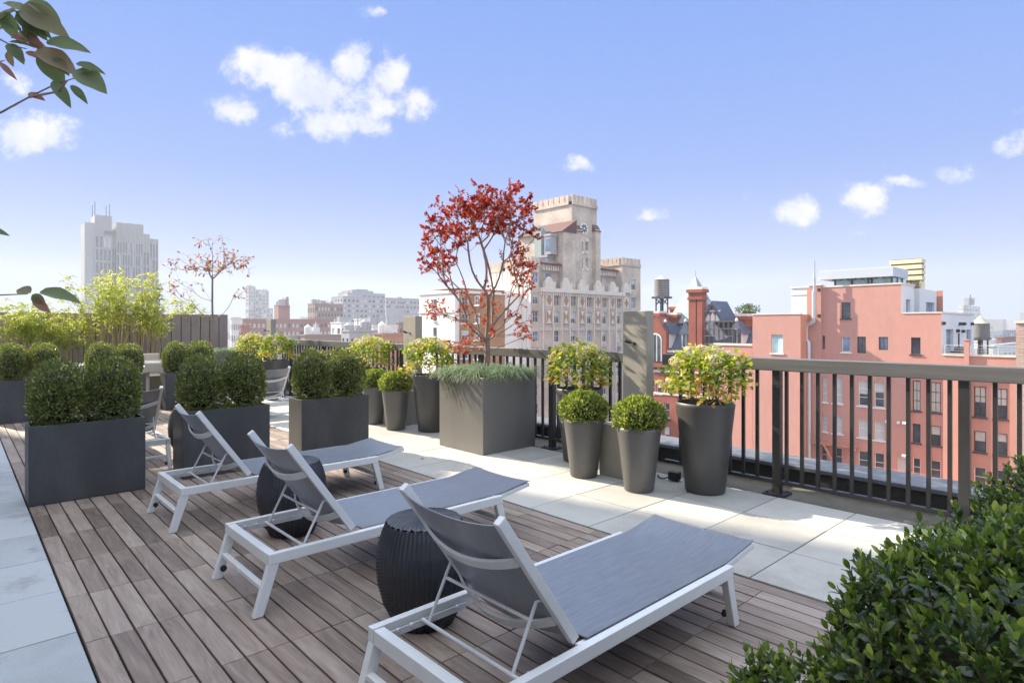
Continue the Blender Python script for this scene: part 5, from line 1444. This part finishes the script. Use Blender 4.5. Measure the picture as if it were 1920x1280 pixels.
facade(mb, mp, u0, u1, ZG, z1, ow, .22); shell(mb, u0, u1, v, v+9, ZG, z1, 0); mb.build('wall', M['orange_brick'], obd)
for r in ow: window(obd, mp, *r, .22, M['white_trim'], random.choice(['glass', 'half']), -2, True)

# ================================================================== red brick mansard building with spire
rb = empty('mansard_building', (0, 0, 0), 0, 'red brick building with blue slate mansard roof, tall chimney and pointed spire', 'building')
RVv = 69.0
U = lambda px, v=RVv: on_v(px, v)[0]
Zv = lambda px, py, v=RVv: zat(py, on_v(px, v)[1])
ze, zr = Zv(1300, 662), Zv(1300, 603, RVv+3.2); x0, x1 = U(1212), U(1412)
lowr = []
for px in (1222, 1236, 1250, 1287, 1320, 1352, 1383):
    for (y0, y1) in ((672, 696), (712, 738), (755, 782), (800, 828)): lowr.append((U(px-5), U(px+5), Zv(px, y1), Zv(px, y0)))
mb = MB(); facade(mb, map_v(RVv), x0, x1, ZG, ze, lowr, .25); shell(mb, x0, x1, RVv, RVv+14, ZG, ze-.01, 0, side=True, top=False)
mb.build('wall', M['red_brick'], rb)
for r in lowr: window(rb, map_v(RVv), *r, .25, M['white_trim'], random.choice(['glass', 'half']), 2, True)
mb = MB(); mb.mesh([(x0, RVv+.1, ze), (x1, RVv+.1, ze), (x1, RVv+3.2, zr), (x0, RVv+3.2, zr), (x0, RVv+12, zr), (x1, RVv+12, zr), (x0, RVv+14, ze), (x1, RVv+14, ze)], [(0, 1, 2, 3), (3, 2, 5, 4), (4, 5, 7, 6), (1, 7, 5, 2), (0, 3, 4, 6)])
mb.build('mansard_roof', M['slate'], rb)
mb = MB(); mb.box(x0-.1, x1+.1, RVv-.25, RVv+.12, ze+.002, ze+.3)
for z in (-4.6, -7.6): mb.box(x0, x1, RVv-.1, RVv-.003, z, z+.25)
mb.build('eave_band', M['stone_trim'], rb)
for px in (1249.5, 1287.5, 1383):                  # pointed dormers
    c = U(px, RVv+.3); zb0, zt_ = Zv(px, 652), Zv(px, 626); hw = .62; f = lambda a, z, w: (a, w, z)
    mb = MB(); mb.prism([(c-hw, zb0), (c+hw, zb0), (c+hw, zt_), (c-hw, zt_)], RVv+.15, RVv+2.0, f, 0)
    mb.prism([(c-hw-.28, zt_-.1+.102), (c+hw+.28, zt_-.1+.102), (c+.1, zt_+1.55), (c-.1, zt_+1.55)], RVv-.05, RVv+2.4, f, 1)
    mb.lathe([(.16, 0), (.2, .15), (.05, .4)], 8, 2, c, RVv+.05, zt_+1.55)
    for s in (-1, 1):
        mb.box(c+s*.28-.21, c+s*.28+.21, RVv+.10, RVv+.147, zb0+.15, zt_-.1, 3)
        mb.prism([(c+s*.28+.21*math.cos(R(a)), zt_-.098+.21*math.sin(R(a))) for a in range(0, 181, 30)], RVv+.10, RVv+.147, f, 3)
    mb.build('dormer', [M['white_trim'], M['slate'], M['white_trim'], M['glass']], rb)
def stack(px0, px1, ytop, ybot, v, name, dep=1.6):
    a0, a1 = U(px0, v), U(px1, v); zt_ = Zv((px0+px1)/2, ytop, v); zb0 = Zv((px0+px1)/2, ybot, v); w = a1-a0; mb = MB()
    mb.box(a0, a0+w*.54, v, v+dep, zb0, zt_-1.6); mb.box(a0+w*.545, a0+w*.62, v+.35, v+dep, zb0, zt_-1.6); mb.box(a0+w*.625, a1, v, v+dep, zb0, zt_-1.6)
    mb.box(a0-.12, a1+.12, v-.12, v+dep+.12, zt_-1.598, zt_-1.3); mb.box(a0-.02, a1+.02, v-.02, v+dep+.02, zt_-1.298, zt_-.7); mb.box(a0-.22, a1+.22, v-.22, v+dep+.22, zt_-.698, zt_-.3)
    mb.box(a0-.12, a1+.12, v-.12, v+dep+.12, zt_-.298, zt_, 1)
    mb.build(name, [M['red_brick'], M['stone_trim']], rb)
stack(1291, 1316, 538, 664, RVv-.55, 'chimney', 1.1); stack(1331, 1347, 566, 610, RVv+5, 'chimney', 1.2); stack(1222, 1236, 583, 625, RVv+.8, 'chimney'); stack(1252, 1269, 586, 640, RVv+2.4, 'chimney', 1.2); stack(1256, 1271, 571, 600, RVv+6, 'chimney')
stack(1381, 1400, 588, 625, RVv+1.5, 'chimney'); stack(1352, 1370, 588, 606, RVv+5, 'chimney')
mb = MB(); sv = RVv+5.5; c = U(1304, sv); za, zb0 = Zv(1304, 516, sv), Zv(1304, 606, sv); hw = 2.8
mb.mesh([(c-hw, sv-hw, zb0), (c+hw, sv-hw, zb0), (c+hw, sv+hw, zb0), (c-hw, sv+hw, zb0), (c, sv, za)], [(0, 1, 4), (1, 2, 4), (2, 3, 4), (3, 0, 4)]); mb.tube([(c, sv, za-.1), (c, sv, za+.7)], .05, 6)
mb.build('spire', M['copper'], rb)
gc = U(1336, RVv+.3); zg0, zg1 = Zv(1336, 603), Zv(1336, 571); mb = MB(); f = lambda a, z, w: (a, w, z)
mb.prism([(gc-1.15, zg0), (gc+1.15, zg0), (gc+.15, zg1-.35), (gc-.15, zg1-.35)], RVv+.4, RVv+3.2, f, 0)
mb.prism([(gc-1.5, zg0), (gc-1.16, zg0), (gc, zg1-.05), (gc, zg1+.5)], RVv+.1, RVv+4, f, 1); mb.prism([(gc+1.16, zg0), (gc+1.5, zg0), (gc, zg1+.5), (gc, zg1-.05)], RVv+.1, RVv+4, f, 1)
for s in (-.68, 0, .68):
    mb.prism([(gc+s-.26, zg0+.1), (gc+s+.26, zg0+.1), (gc+s+.26, zg0+.75), (gc+s, zg0+1.15), (gc+s-.26, zg0+.75)], RVv+.3, RVv+.397, f, 2)
mb.box(gc-1.0, gc+1.0, RVv+.3, RVv+.397, zg0+1.25, zg0+1.42, 2)
mb.build('gable', [M['red_brick'], M['slate'], M['white_trim']], rb)
ac = U(1229, RVv-.5); zt_ = Zv(1229, 606); mb = MB()
mb.prism([(ac-1.6, ze-2), (ac+1.6, ze-2), (ac+1.6, zt_-1.2), (ac+.0, zt_+.9), (ac-1.6, zt_-1.2)], RVv-.5, RVv+2.5, f, 0)
mb.prism([(ac+1.0*math.cos(R(a)), zt_-2.3+1.0*math.sin(R(a))) for a in range(0, 181, 15)]+[(ac-1.0, ze-1.2), (ac+1.0, ze-1.2)], RVv-.54, RVv-.503, f, 1)
mb.prism([(ac+.8*math.cos(R(a)), zt_-2.3+.8*math.sin(R(a))) for a in range(0, 181, 15)]+[(ac-.8, ze-1.2), (ac+.8, ze-1.2)], RVv-.58, RVv-.543, f, 2)
for s in (-.27, .27): mb.box(ac+s-.05, ac+s+.05, RVv-.62, RVv-.583, ze-1.2, zt_-1.6, 1)
mb.build('arched_gable', [M['red_brick'], M['white_trim'], M['glass']], rb)
sg = empty('scaffolding', (0, 0, 0), 0, 'thin scaffolding in front of the slate mansard roof', 'scaffolding'); mb = MB(); sv = RVv-1.3
for px in range(1322, 1376, 9): mb.tube([(U(px, sv), sv, ze-6), (U(px, sv), sv, Zv(px, 601, sv))], .045, 5); mb.tube([(U(px, sv), sv+.9, ze-6), (U(px, sv), sv+.9, Zv(px, 604, sv))], .045, 5)
for y in (603, 616, 630, 645, 660): mb.tube([(U(1321, sv), sv, Zv(1346, y, sv)), (U(1377, sv), sv, Zv(1346, y, sv))], .045, 5); mb.tube([(U(1321, sv), sv+.9, Zv(1346, y, sv)), (U(1377, sv), sv+.9, Zv(1346, y, sv))], .04, 5)
mb.build('tubes', M['steel'], sg); mb = MB()
for y in (617, 646): mb.box(U(1321, sv), U(1377, sv), sv+.06, sv+.84, Zv(1346, y, sv), Zv(1346, y, sv)+.06)
mb.build('planks', M['tank_roof'], sg)
rt = empty('roof_tree', (U(1402, RVv+5), RVv+5, ze), 0, 'small leafy roof tree just left of the salmon building', 'tree'); mb = MB(); mb.tube([(0, 0, 0), (0, 0, 3.6)], .12, 6)
hz_ = Zv(1402, 580, RVv+5)-ze
for a in range(5): mb.tube([(0, 0, 3.3), (1.2*math.cos(a*1.3), 1.2*math.sin(a*1.3), hz_)], .05, 5)
mb.build('trunk', M['bark'], rt)
P, d_ = super_pts(500, 1.5, 1.3, .55, 2, .3, 1.05, .2, -1, 4); leaves('crown', P+np.array([0, 0, hz_]), rdir(len(P)), rdir(len(P)), .3, .2, rng.random(len(P)), M['leafy'], rt)

# ---- rooftop water tanks
def water_tank(px, ytop, yeave, ybot, yleg, wpx, d, label):
    lat = d*(px-CX)/F; u, v = uv(lat, d); r_ = wpx*d/F/2; zb0, ze_, zt_, zl = zat(ybot, d), zat(yeave, d), zat(ytop, d), zat(yleg, d)
    e = empty('water_tank', (u, v, zl), 0, label, 'water tank', 'rooftop water tanks')
    MB().lathe([(r_, zb0-zl), (r_*1.0, (ze_+zb0)/2-zl), (r_*.98, ze_-zl)], 36).build('barrel', M['tank'], e, True, angle=50)
    MB().lathe([(r_*1.05, ze_-zl), (r_*.05, zt_-zl), (.02, zt_-zl+.35)], 24).build('roof', M['tank_roof'], e, True, angle=25)
    mb = MB()
    for k in range(7): z = zb0-zl+(ze_-zb0)*(.06+.14*k); mb.lathe([(r_*1.008, z-.03), (r_*1.012, z), (r_*1.008, z+.03)], 36)
    mb.build('hoop', M['steel'], e)
    mb = MB()
    for a in range(4):
        x, y = r_*.78*math.cos(a*1.571+.4), r_*.78*math.sin(a*1.571+.4); x2, y2 = r_*.78*math.cos(a*1.571+1.971), r_*.78*math.sin(a*1.571+1.971); h_ = zb0-zl-.3
        mb.tube([(x, y, -6), (x, y, h_)], .11, 6); mb.tube([(x, y, .2), (x2, y2, h_)], .05, 5); mb.tube([(x2, y2, .2), (x, y, h_)], .05, 5)
    mb.box(-r_, r_, -r_*.95, r_*.95, zb0-zl-.3, zb0-zl-.004); mb.tube([(0, 0, -6), (0, 0, zb0-zl-.3)], .22, 8)
    mb.build('leg_frame', M['steel'], e)
water_tank(1241, 516, 524.5, 556, 574, 27.5, 92, 'round wooden water tank on a steel frame beside the spire')
water_tank(1838, 592, 606.5, 633, 640, 29, 84, 'pale striped water tank right of the white roof terrace')

# ================================================================== hazy city blocks beyond
far = 'distant city blocks'
# tall stepped tower
tw_ = empty('office_tower', (0, 0, 0), 0, 'tall pale stepped tower with roof antennas rising above the bamboo', 'tower')
D0 = 430
uc, vc = uv(D0*(178-CX)/F, D0)
def tower_part(px0, px1, ytop, out, nc, nr, name, m='far_stone'):
    """a slab of the tower on the plane facing the camera side; out = how far it stands proud"""
    u = uc+out; v0, v1 = on_u(px0, u)[0], on_u(px1, u)[0]; d = on_u((px0+px1)/2, u)[1]; z1 = zat(ytop, d)
    zs = z1-(z1-ZG)*.12 if ytop < 440 else z1-3
    mb = MB(); op = grid_opens(v0, v1, ZG+30, zs, nc, max(6, nr//3), .60, .84)
    facade(mb, map_u(u), v0, v1, ZG, z1, op, .5, 0, 0, [1, 1, 1, 2]); shell(mb, u-18-out, u, v0, v1, ZG, z1, 0, front=True)
    for k in range(nc+1):
        v = v0+(v1-v0)*k/nc; mb.box(u+.01, u+.7, v-.25, v+.25, ZG, z1-.02)
    mb.build(name, [M[m], M['far_pane'], M['far_pane_blind']], tw_)
tower_part(178, 209, 404, 0, 4, 24, 'wall'); tower_part(209.2, 218.5, 431, -1.5, 2, 22, 'wall'); tower_part(218.7, 268, 419, 1.2, 10, 24, 'wall'); tower_part(268.3, 280, 439, .2, 2, 20, 'wall'); tower_part(280.3, 296, 448, -.8, 3, 20, 'wall')
mb = MB(); v0, d = on_u(178, uc)[0], D0; mb.box(uc-18.5, uc-.5, v0-6, v0-.05, ZG, zat(418, D0)); mb.build('side_wing', M['far_stone'], tw_)
for px, y in ((173, 385), (178, 378), (199, 386), (205.5, 383)):
    v, d = on_u(px, uc-4); MB().tube([(uc-4, v, zat(406, d)), (uc-4, v, zat(y, d))], .28, 6).build('antenna', M['steel'], tw_)
mb = MB(); va, vb = on_u(196, uc+.9)[0], on_u(218, uc+.9)[0]; mb.box(uc+.72, uc+1.1, va, vb, zat(437, D0), zat(431, D0)); mb.build('louvre_band', M['steel'], tw_)

# twin pale towers, brick chimney block, long brick block, glass topped block, big stepped block
t1, b1 = simple('apartment_tower', 'pair of pale far apartment towers left of the brick chimney block', 'tower', 700, 460, 466, 479, 537, 'far_stone', (1, 20), (3, 20))
simple('', None, None, 712, 478, 479, 490.5, 543, 'far_stone', (), (2, 20), parent=t1, part='wall'); simple('', None, None, 700, 490, 492, 504, 545, 'far_stone', (1, 20), (2, 20), parent=t1, part='wall')
simple('', None, None, 690, 490, 494, 512, 578, 'far_stone', (1, 12), (3, 12), parent=t1, part='wall')
c1, b1 = simple('brick_block', 'red brick roof block with tank and chimney above the long far brick block', 'building', 330, 514, 522, 543.5, 573, 'far_brick', (), ())
d = 332; u, v = uv(d*(529-CX)/F, d); mb = MB().lathe([(2.2, 0), (2.2, 3.4), (.2, 4.6)], 16, 0, u, v, zat(573, d)); mb.build('tank', M['far_grey'], c1)
u, v = uv(d*(538.5-CX)/F, d); MB().lathe([(.9, 0), (.7, 4.8)], 10, 0, u, v, zat(573, d)).build('chimney', M['far_brick'], c1)
simple('brick_block', 'long low red brick block with rows of pale windows behind the railing', 'building', 245, 453, 456, 628, 599, 'far_brick', (1, 10), (22, 10, 34, .55, .5), lit=[2, 2, 1])
simple('grey_block', 'far block with a dark glass top storey left of the big stepped block', 'building', 300, 577, 590, 643, 570, 'far_brown', (3, 11), (9, 11, 34, .5, .55), lit=[2, 1, 1])
simple('stepped_block', 'big grey far block with stepped roof terraces left of the white building', 'building', 380, 622, 643, 788, 556, 'far_grey', (4, 16, 46), (20, 14, 46, .55, .45), lit=[2, 1, 1], depthv=None)
big = bpy.data.objects['stepped_block']
for (a, b, c, y, dd) in ((634, 652, 722, 549, 386), (640, 660, 700, 545, 390), (655, 668, 690, 543, 394), (722, 724, 758, 560.5, 376)):
    simple('', None, None, dd, a, b, c, y, 'far_grey', (), (8, 2, 6, .6, .5), parent=big, part='roof_storey')
rl = random.Random(3)
lows = [(431, 434, 452, 597, 170, 'far_white'), (448, 452, 470, 612, 150, 'far_brick'), (620, 640, 668, 606, 190, 'far_white'), (664, 676, 690, 600, 175, 'far_white'), (688, 700, 745, 612, 160, 'far_white'), (742, 748, 788, 606, 180, 'far_brown'),
        (640, 655, 720, 622, 140, 'far_grey'), (700, 716, 760, 628, 130, 'far_brick'), (560, 572, 640, 630, 150, 'far_brown'), (462, 470, 560, 632, 145, 'far_grey'), (1196, 1200, 1232, 588, 150, 'far_white')]
words = ['white roofed low block at the fence end', 'dark red low block beside the fence end', 'white low roof block in front of the big stepped block', 'narrow white stair block below the big stepped block', 'wide white low block below the stepped block', 'brown low block left of the pale pillar',
         'grey low roof seen just over the railing left of the pale pillar', 'red low block just over the railing left of the pale pillar', 'brown low block over the middle of the far railing', 'grey low block over the far railing, left part', 'white far block right of the castle building']
for (a, b, c, y, dd, m), w in zip(lows, words):
    simple('low_block', w, 'building', dd, a, b, c, y, m, (2, 9, 30), (5, 9, 30, .45, .5))
# right side, beyond the salmon building
gt, bx = simple('apartment_tower', 'pale glassy far tower with two dark roof tanks right of the salmon building', 'tower', 420, 1797, 1806, 1838, 573, 'far_white', (2, 12, 40), (6, 12, 40, .7, .5), lit=[1, 1, 2])
for px in (1813, 1822):
    u, v = uv(424*(px-CX)/F, 424); MB().box(u-1.4, u+1.4, v-1.4, v+1.4, zat(572, 424), zat(558, 424)).build('roof_tank', M['far_grey'], gt)
u, v = uv(430*(1819.5-CX)/F, 430); MB().tube([(u, v, zat(573, 430)), (u, v, zat(552, 430))], .3, 6).build('mast', M['steel'], gt)
rgt = [(1826, 1834, 1868, 641, 130, 'far_white', 'low white roof just right of the striped water tank'), (1850, 1862, 1905, 650, 120, 'far_white', 'low white roof close to the brick corner'), (1866, 1878, 1912, 634, 170, 'far_brick', 'low reddish block left of the brick corner'),
       (1846, 1855, 1880, 622, 300, 'far_white', 'pale mid distance block above the low white roofs'), (1872, 1880, 1912, 620, 340, 'far_grey', 'grey mid distance block near the right edge')]
for (a, b, c, y, dd, m, w) in rgt: simple('low_block', w, 'building', dd, a, b, c, y, m, (2, 9, 30), (5, 9, 30, .45, .5))
# the farthest skyline reads as one mass
mb = MB()
for k in range(420):
    px = rl.uniform(-150, 2050); dd = rl.uniform(650, 1350); t = (px-CX)/F
    h_ = rl.uniform(.3, 1)**3*34+22
    u, v = uv(dd*t, dd); w = rl.uniform(8, 26)
    if abs(u) > 1400 or abs(v) > 1400: continue
    mb.box(u-w/2, u+w/2, v-w/2, v+w/2, ZG, ZG+h_, rl.randrange(4))
tag(mb.build('distant_city', [M['far_stone'], M['far_brick'], M['far_grey'], M['far_white']]), 'hazy mass of far city roofs along the horizon', 'city', kind='stuff')
mb = MB()
for k in range(300):                               # roofs of the nearer streets, down below the railing
    px = rl.uniform(-200, 1900); dd = rl.uniform(120, 600); t = (px-CX)/F; u, v = uv(dd*t, dd); w = rl.uniform(6, 15)
    if v < 95 or (u > -130 and v < 130 and px > 700): continue
    mb.box(u-w/2, u+w/2, v-w/2, v+w/2, ZG, ZG+rl.uniform(12, 27), rl.randrange(4))
tag(mb.build('rooftops', [M['far_white'], M['far_brick'], M['far_grey'], M['far_brown']]), 'jumble of low roofs between the street and the horizon', 'roofs', kind='stuff')

# unseen block added beyond the left edge, shaped to keep sun off the deck
SX, SY, SZ = .967, .255, -.65
nb_ = empty('shade_block', (0, 0, 0), 0, 'unseen tall brick block added beyond the left edge to shade the deck', 'building')
kx, kz = SY/SX, -SZ/SX; ue = -36.0
vl, vu, zl = 3.25+kx*ue, 4.54+kx*ue, -3.55-kz*ue
mb = MB(); op = grid_opens(-30, vl, ZG, 33, 8, 20, .4, .55); facade(mb, map_u(ue+9), -30, vl, ZG, 33, op, .2, 0, 0, [1, 1, 2]); shell(mb, ue, ue+9, -30, vl, ZG, 33, 0, front=True); mb.build('wall', [M['red_brick'], M['glass'], M['blind']], nb_)
MB().box(ue, ue+5, vl+.003, vu, zl, 33.2).build('shade_bay', M['red_brick'], nb_)

# ================================================================== haze, light, sky, camera
hb = MB().box(-1480, 1480, -1480, 1480, ZG-2.5, 112)
hm = bpy.data.materials.new('haze'); hm.use_nodes = True; nt = hm.node_tree
for n in list(nt.nodes):
    if n.type != 'OUTPUT_MATERIAL': nt.nodes.remove(n)
pvn = N(nt, 'ShaderNodeVolumePrincipled'); pvn.inputs['Color'].default_value = (.78, .82, .88, 1); pvn.inputs['Density'].default_value = HAZE; pvn.inputs['Anisotropy'].default_value = .1
nt.links.new(pvn.outputs[0], [n for n in nt.nodes if n.type == 'OUTPUT_MATERIAL'][0].inputs['Volume'])
tag(hb.build('haze', hm), 'thin bluish air over the city', 'haze', kind='stuff')

sun = bpy.data.lights.new('sun', 'SUN'); sun.energy = SUN; sun.angle = R(.42); sun.color = (1, .885, .70)
so_ = bpy.data.objects.new('sun', sun); col.objects.link(so_); so_.rotation_euler = Vector((SX, SY, SZ)).to_track_quat('-Z', 'Y').to_euler(); so_.location = (-20, -5, 30)

w = bpy.data.worlds.new('World'); sc.world = w; w.use_nodes = True; nt = w.node_tree; L = nt.links.new
bgN = nt.nodes['Background']
sky = N(nt, 'ShaderNodeTexSky'); sky.sky_type = 'NISHITA'; sky.sun_disc = False; sky.sun_elevation = math.atan2(.65, 1.0); sky.sun_rotation = math.atan2(-SX, -SY) % (2*math.pi)
sky.altitude = 50; sky.air_density = 1.0; sky.dust_density = SKY_DUST; sky.ozone_density = 2.0
tint = N(nt, 'ShaderNodeMix', data_type='RGBA', blend_type='MULTIPLY'); tint.inputs[0].default_value = 1; L(sky.outputs[0], tint.inputs[6]); tint.inputs[7].default_value = (*SKY_TINT, 1)
flat = N(nt, 'ShaderNodeMix', data_type='RGBA'); flat.inputs[0].default_value = SKY_FLAT; L(tint.outputs[2], flat.inputs[6])
tc = N(nt, 'ShaderNodeTexCoord'); sp = N(nt, 'ShaderNodeSeparateXYZ'); L(tc.outputs['Generated'], sp.inputs[0])
air = ramp(nt, sp.outputs[2], [(0.0, tuple(x*SKY_GAIN for x in (.52, .63, .90))), (.12, tuple(x*SKY_GAIN for x in (.36, .49, .88))), (.24, tuple(x*SKY_GAIN for x in (.245, .41, .91))), (.48, tuple(x*SKY_GAIN for x in (.19, .375, .92)))])
airs = N(nt, 'ShaderNodeVectorMath', operation='SCALE'); L(air, airs.inputs[0]); airs.inputs['Scale'].default_value = AIR
L(airs.outputs[0], flat.inputs[7])
# clouds: soft patches fixed to directions of the sky dome, broken up by noise
dots = []
for vec in (RIGHT, FWD, UP):
    dn = N(nt, 'ShaderNodeVectorMath', operation='DOT_PRODUCT'); L(tc.outputs['Generated'], dn.inputs[0]); dn.inputs[1].default_value = vec; dots.append(dn.outputs['Value'])
mxd = N(nt, 'ShaderNodeMath', operation='MAXIMUM'); L(dots[1], mxd.inputs[0]); mxd.inputs[1].default_value = .02
def div(a):
    n = N(nt, 'ShaderNodeMath', operation='DIVIDE'); L(a, n.inputs[0]); L(mxd.outputs[0], n.inputs[1]); return n.outputs[0]
cv = N(nt, 'ShaderNodeCombineXYZ'); L(div(dots[0]), cv.inputs[0]); L(div(dots[2]), cv.inputs[1])
wn = N(nt, 'ShaderNodeTexNoise', Scale=16.0, Detail=6.0, Roughness=.58); L(cv.outputs[0], wn.inputs['Vector'])
wsub = N(nt, 'ShaderNodeVectorMath', operation='SUBTRACT'); L(wn.outputs['Color'], wsub.inputs[0]); wsub.inputs[1].default_value = (.5, .5, .5)
wsc = N(nt, 'ShaderNodeVectorMath', operation='MULTIPLY_ADD'); L(wsub.outputs[0], wsc.inputs[0]); wsc.inputs[1].default_value = (.055, .05, 0); L(cv.outputs[0], wsc.inputs[2])
clouds = [(500, 130, 95, 48, 1.0), (590, 170, 110, 55, 1.05), (690, 190, 85, 45, 1.0), (660, 120, 45, 55, .95), (735, 150, 40, 60, .95), (620, 230, 110, 42, .9), (700, 240, 50, 35, .8), (790, 200, 38, 36, .95), (440, 205, 70, 36, .95), (560, 245, 70, 25, .55),
          (65, 250, 95, 50, 1.0), (40, 155, 60, 30, .6), (700, 20, 28, 15, .75), (1505, 392, 60, 36, 1.0), (1640, 375, 52, 34, .95), (1222, 402, 38, 16, .8), (1085, 305, 38, 18, .62), (1700, 340, 55, 14, .6), (1785, 325, 45, 22, .62), (1900, 270, 42, 32, .8), (1620, 435, 45, 14, .4), (1375, 370, 30, 18, .4), (78, 505, 25, 9, .5), (1915, 212, 30, 15, .5)]
acc = None
for (px, py, rx, ry, st_) in clouds:
    s1 = N(nt, 'ShaderNodeVectorMath', operation='MULTIPLY_ADD'); L(wsc.outputs[0], s1.inputs[0]); a_, b_ = F/rx/1.4, F/ry/1.4
    s1.inputs[1].default_value = (a_, b_, 0); s1.inputs[2].default_value = (-(px-CX)/F*a_, -(HY-py)/F*b_, 0)
    ln = N(nt, 'ShaderNodeVectorMath', operation='LENGTH'); L(s1.outputs[0], ln.inputs[0])
    mr = N(nt, 'ShaderNodeMapRange'); mr.interpolation_type = 'SMOOTHSTEP'; mr.inputs[1].default_value = 1.0; mr.inputs[2].default_value = .15; mr.inputs[3].default_value = 0; mr.inputs[4].default_value = st_; L(ln.outputs['Value'], mr.inputs[0])
    if acc is None: acc = mr.outputs[0]
    else:
        m = N(nt, 'ShaderNodeMath', operation='MAXIMUM'); L(acc, m.inputs[0]); L(mr.outputs[0], m.inputs[1]); acc = m.outputs[0]
n2 = N(nt, 'ShaderNodeTexNoise', Scale=15.0, Detail=12.0, Roughness=.70); L(cv.outputs[0], n2.inputs['Vector'])
r2 = N(nt, 'ShaderNodeMapRange'); r2.inputs[1].default_value = .25; r2.inputs[2].default_value = .75; r2.inputs[3].default_value = -.75; r2.inputs[4].default_value = .75; L(n2.outputs[0], r2.inputs[0])
sm = N(nt, 'ShaderNodeMath', operation='ADD'); L(acc, sm.inputs[0]); L(r2.outputs[0], sm.inputs[1])
cm0 = N(nt, 'ShaderNodeMapRange'); cm0.interpolation_type = 'SMOOTHSTEP'; cm0.inputs[1].default_value = .22; cm0.inputs[2].default_value = 1.08; L(sm.outputs[0], cm0.inputs[0])
ap = N(nt, 'ShaderNodeMath', operation='MULTIPLY', use_clamp=True); L(acc, ap.inputs[0]); ap.inputs[1].default_value = 3.0
cm = N(nt, 'ShaderNodeMath', operation='MULTIPLY'); L(cm0.outputs[0], cm.inputs[0]); L(ap.outputs[0], cm.inputs[1])
gate = N(nt, 'ShaderNodeMath', operation='GREATER_THAN'); L(dots[1], gate.inputs[0]); gate.inputs[1].default_value = .1
cg = N(nt, 'ShaderNodeMath', operation='MULTIPLY'); L(cm.outputs[0], cg.inputs[0]); L(gate.outputs[0], cg.inputs[1])
fin = N(nt, 'ShaderNodeMix', data_type='RGBA'); L(cg.outputs[0], fin.inputs[0]); L(flat.outputs[2], fin.inputs[6])
n4 = N(nt, 'ShaderNodeTexNoise', Scale=11.0, Detail=5.0); L(cv.outputs[0], n4.inputs['Vector'])
cs4 = N(nt, 'ShaderNodeVectorMath', operation='SCALE'); cs4.inputs['Scale'].default_value = 8
L(ramp(nt, n4.outputs[0], [(.35, (.70*CLOUD/8, .76*CLOUD/8, .92*CLOUD/8)), (.6, (CLOUD/8, .99*CLOUD/8, CLOUD/8))]), cs4.inputs[0]); L(cs4.outputs[0], fin.inputs[7])
# bright fill added to the unseen sky overhead and behind, broken by noise
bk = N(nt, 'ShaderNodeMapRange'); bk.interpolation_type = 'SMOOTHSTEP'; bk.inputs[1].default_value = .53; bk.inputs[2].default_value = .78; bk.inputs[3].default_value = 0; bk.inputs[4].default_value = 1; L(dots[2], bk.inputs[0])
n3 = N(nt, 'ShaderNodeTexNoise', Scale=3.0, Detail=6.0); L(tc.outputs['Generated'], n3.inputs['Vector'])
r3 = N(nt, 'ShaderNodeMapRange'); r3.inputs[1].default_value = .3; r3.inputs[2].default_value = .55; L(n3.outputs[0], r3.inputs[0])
bh = N(nt, 'ShaderNodeMapRange'); bh.interpolation_type = 'SMOOTHSTEP'; bh.inputs[1].default_value = -.05; bh.inputs[2].default_value = -.5; bh.inputs[3].default_value = 0; bh.inputs[4].default_value = FILL_BEHIND; L(dots[1], bh.inputs[0])
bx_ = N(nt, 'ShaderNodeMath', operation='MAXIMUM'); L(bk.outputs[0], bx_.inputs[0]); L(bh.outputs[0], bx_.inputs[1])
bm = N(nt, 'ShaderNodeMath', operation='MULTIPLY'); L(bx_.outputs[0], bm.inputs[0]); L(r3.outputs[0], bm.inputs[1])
fin2 = N(nt, 'ShaderNodeMix', data_type='RGBA'); L(bm.outputs[0], fin2.inputs[0]); L(fin.outputs[2], fin2.inputs[6]); fin2.inputs[7].default_value = tuple(x*SKY_FILL for x in (.88, .96, 1.08))+(1,)
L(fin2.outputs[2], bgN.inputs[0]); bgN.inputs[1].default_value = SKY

cam = bpy.data.cameras.new('camera'); cam.sensor_width = 36; cam.lens = 36*F/1920; cam.shift_y = -28/1920; cam.clip_end = 6000; cam.clip_start = .05
cobj = bpy.data.objects.new('camera', cam); col.objects.link(cobj); cobj.location = (0, 0, H); cobj.rotation_euler = (R(90), 0, R(90)-A)
sc.camera = cobj
vs_ = sc.view_settings; vs_.view_transform = 'Standard'; vs_.look = 'None'; vs_.exposure = EXPO; vs_.gamma = 1; vs_.use_curve_mapping = False
sc.cycles.max_bounces = 8; sc.cycles.diffuse_bounces = 4; sc.cycles.volume_bounces = 0; sc.cycles.transparent_max_bounces = 8
sc.cycles.use_adaptive_sampling = True; sc.cycles.adaptive_threshold = .015
sc.cycles.use_denoising = True
"""end"""
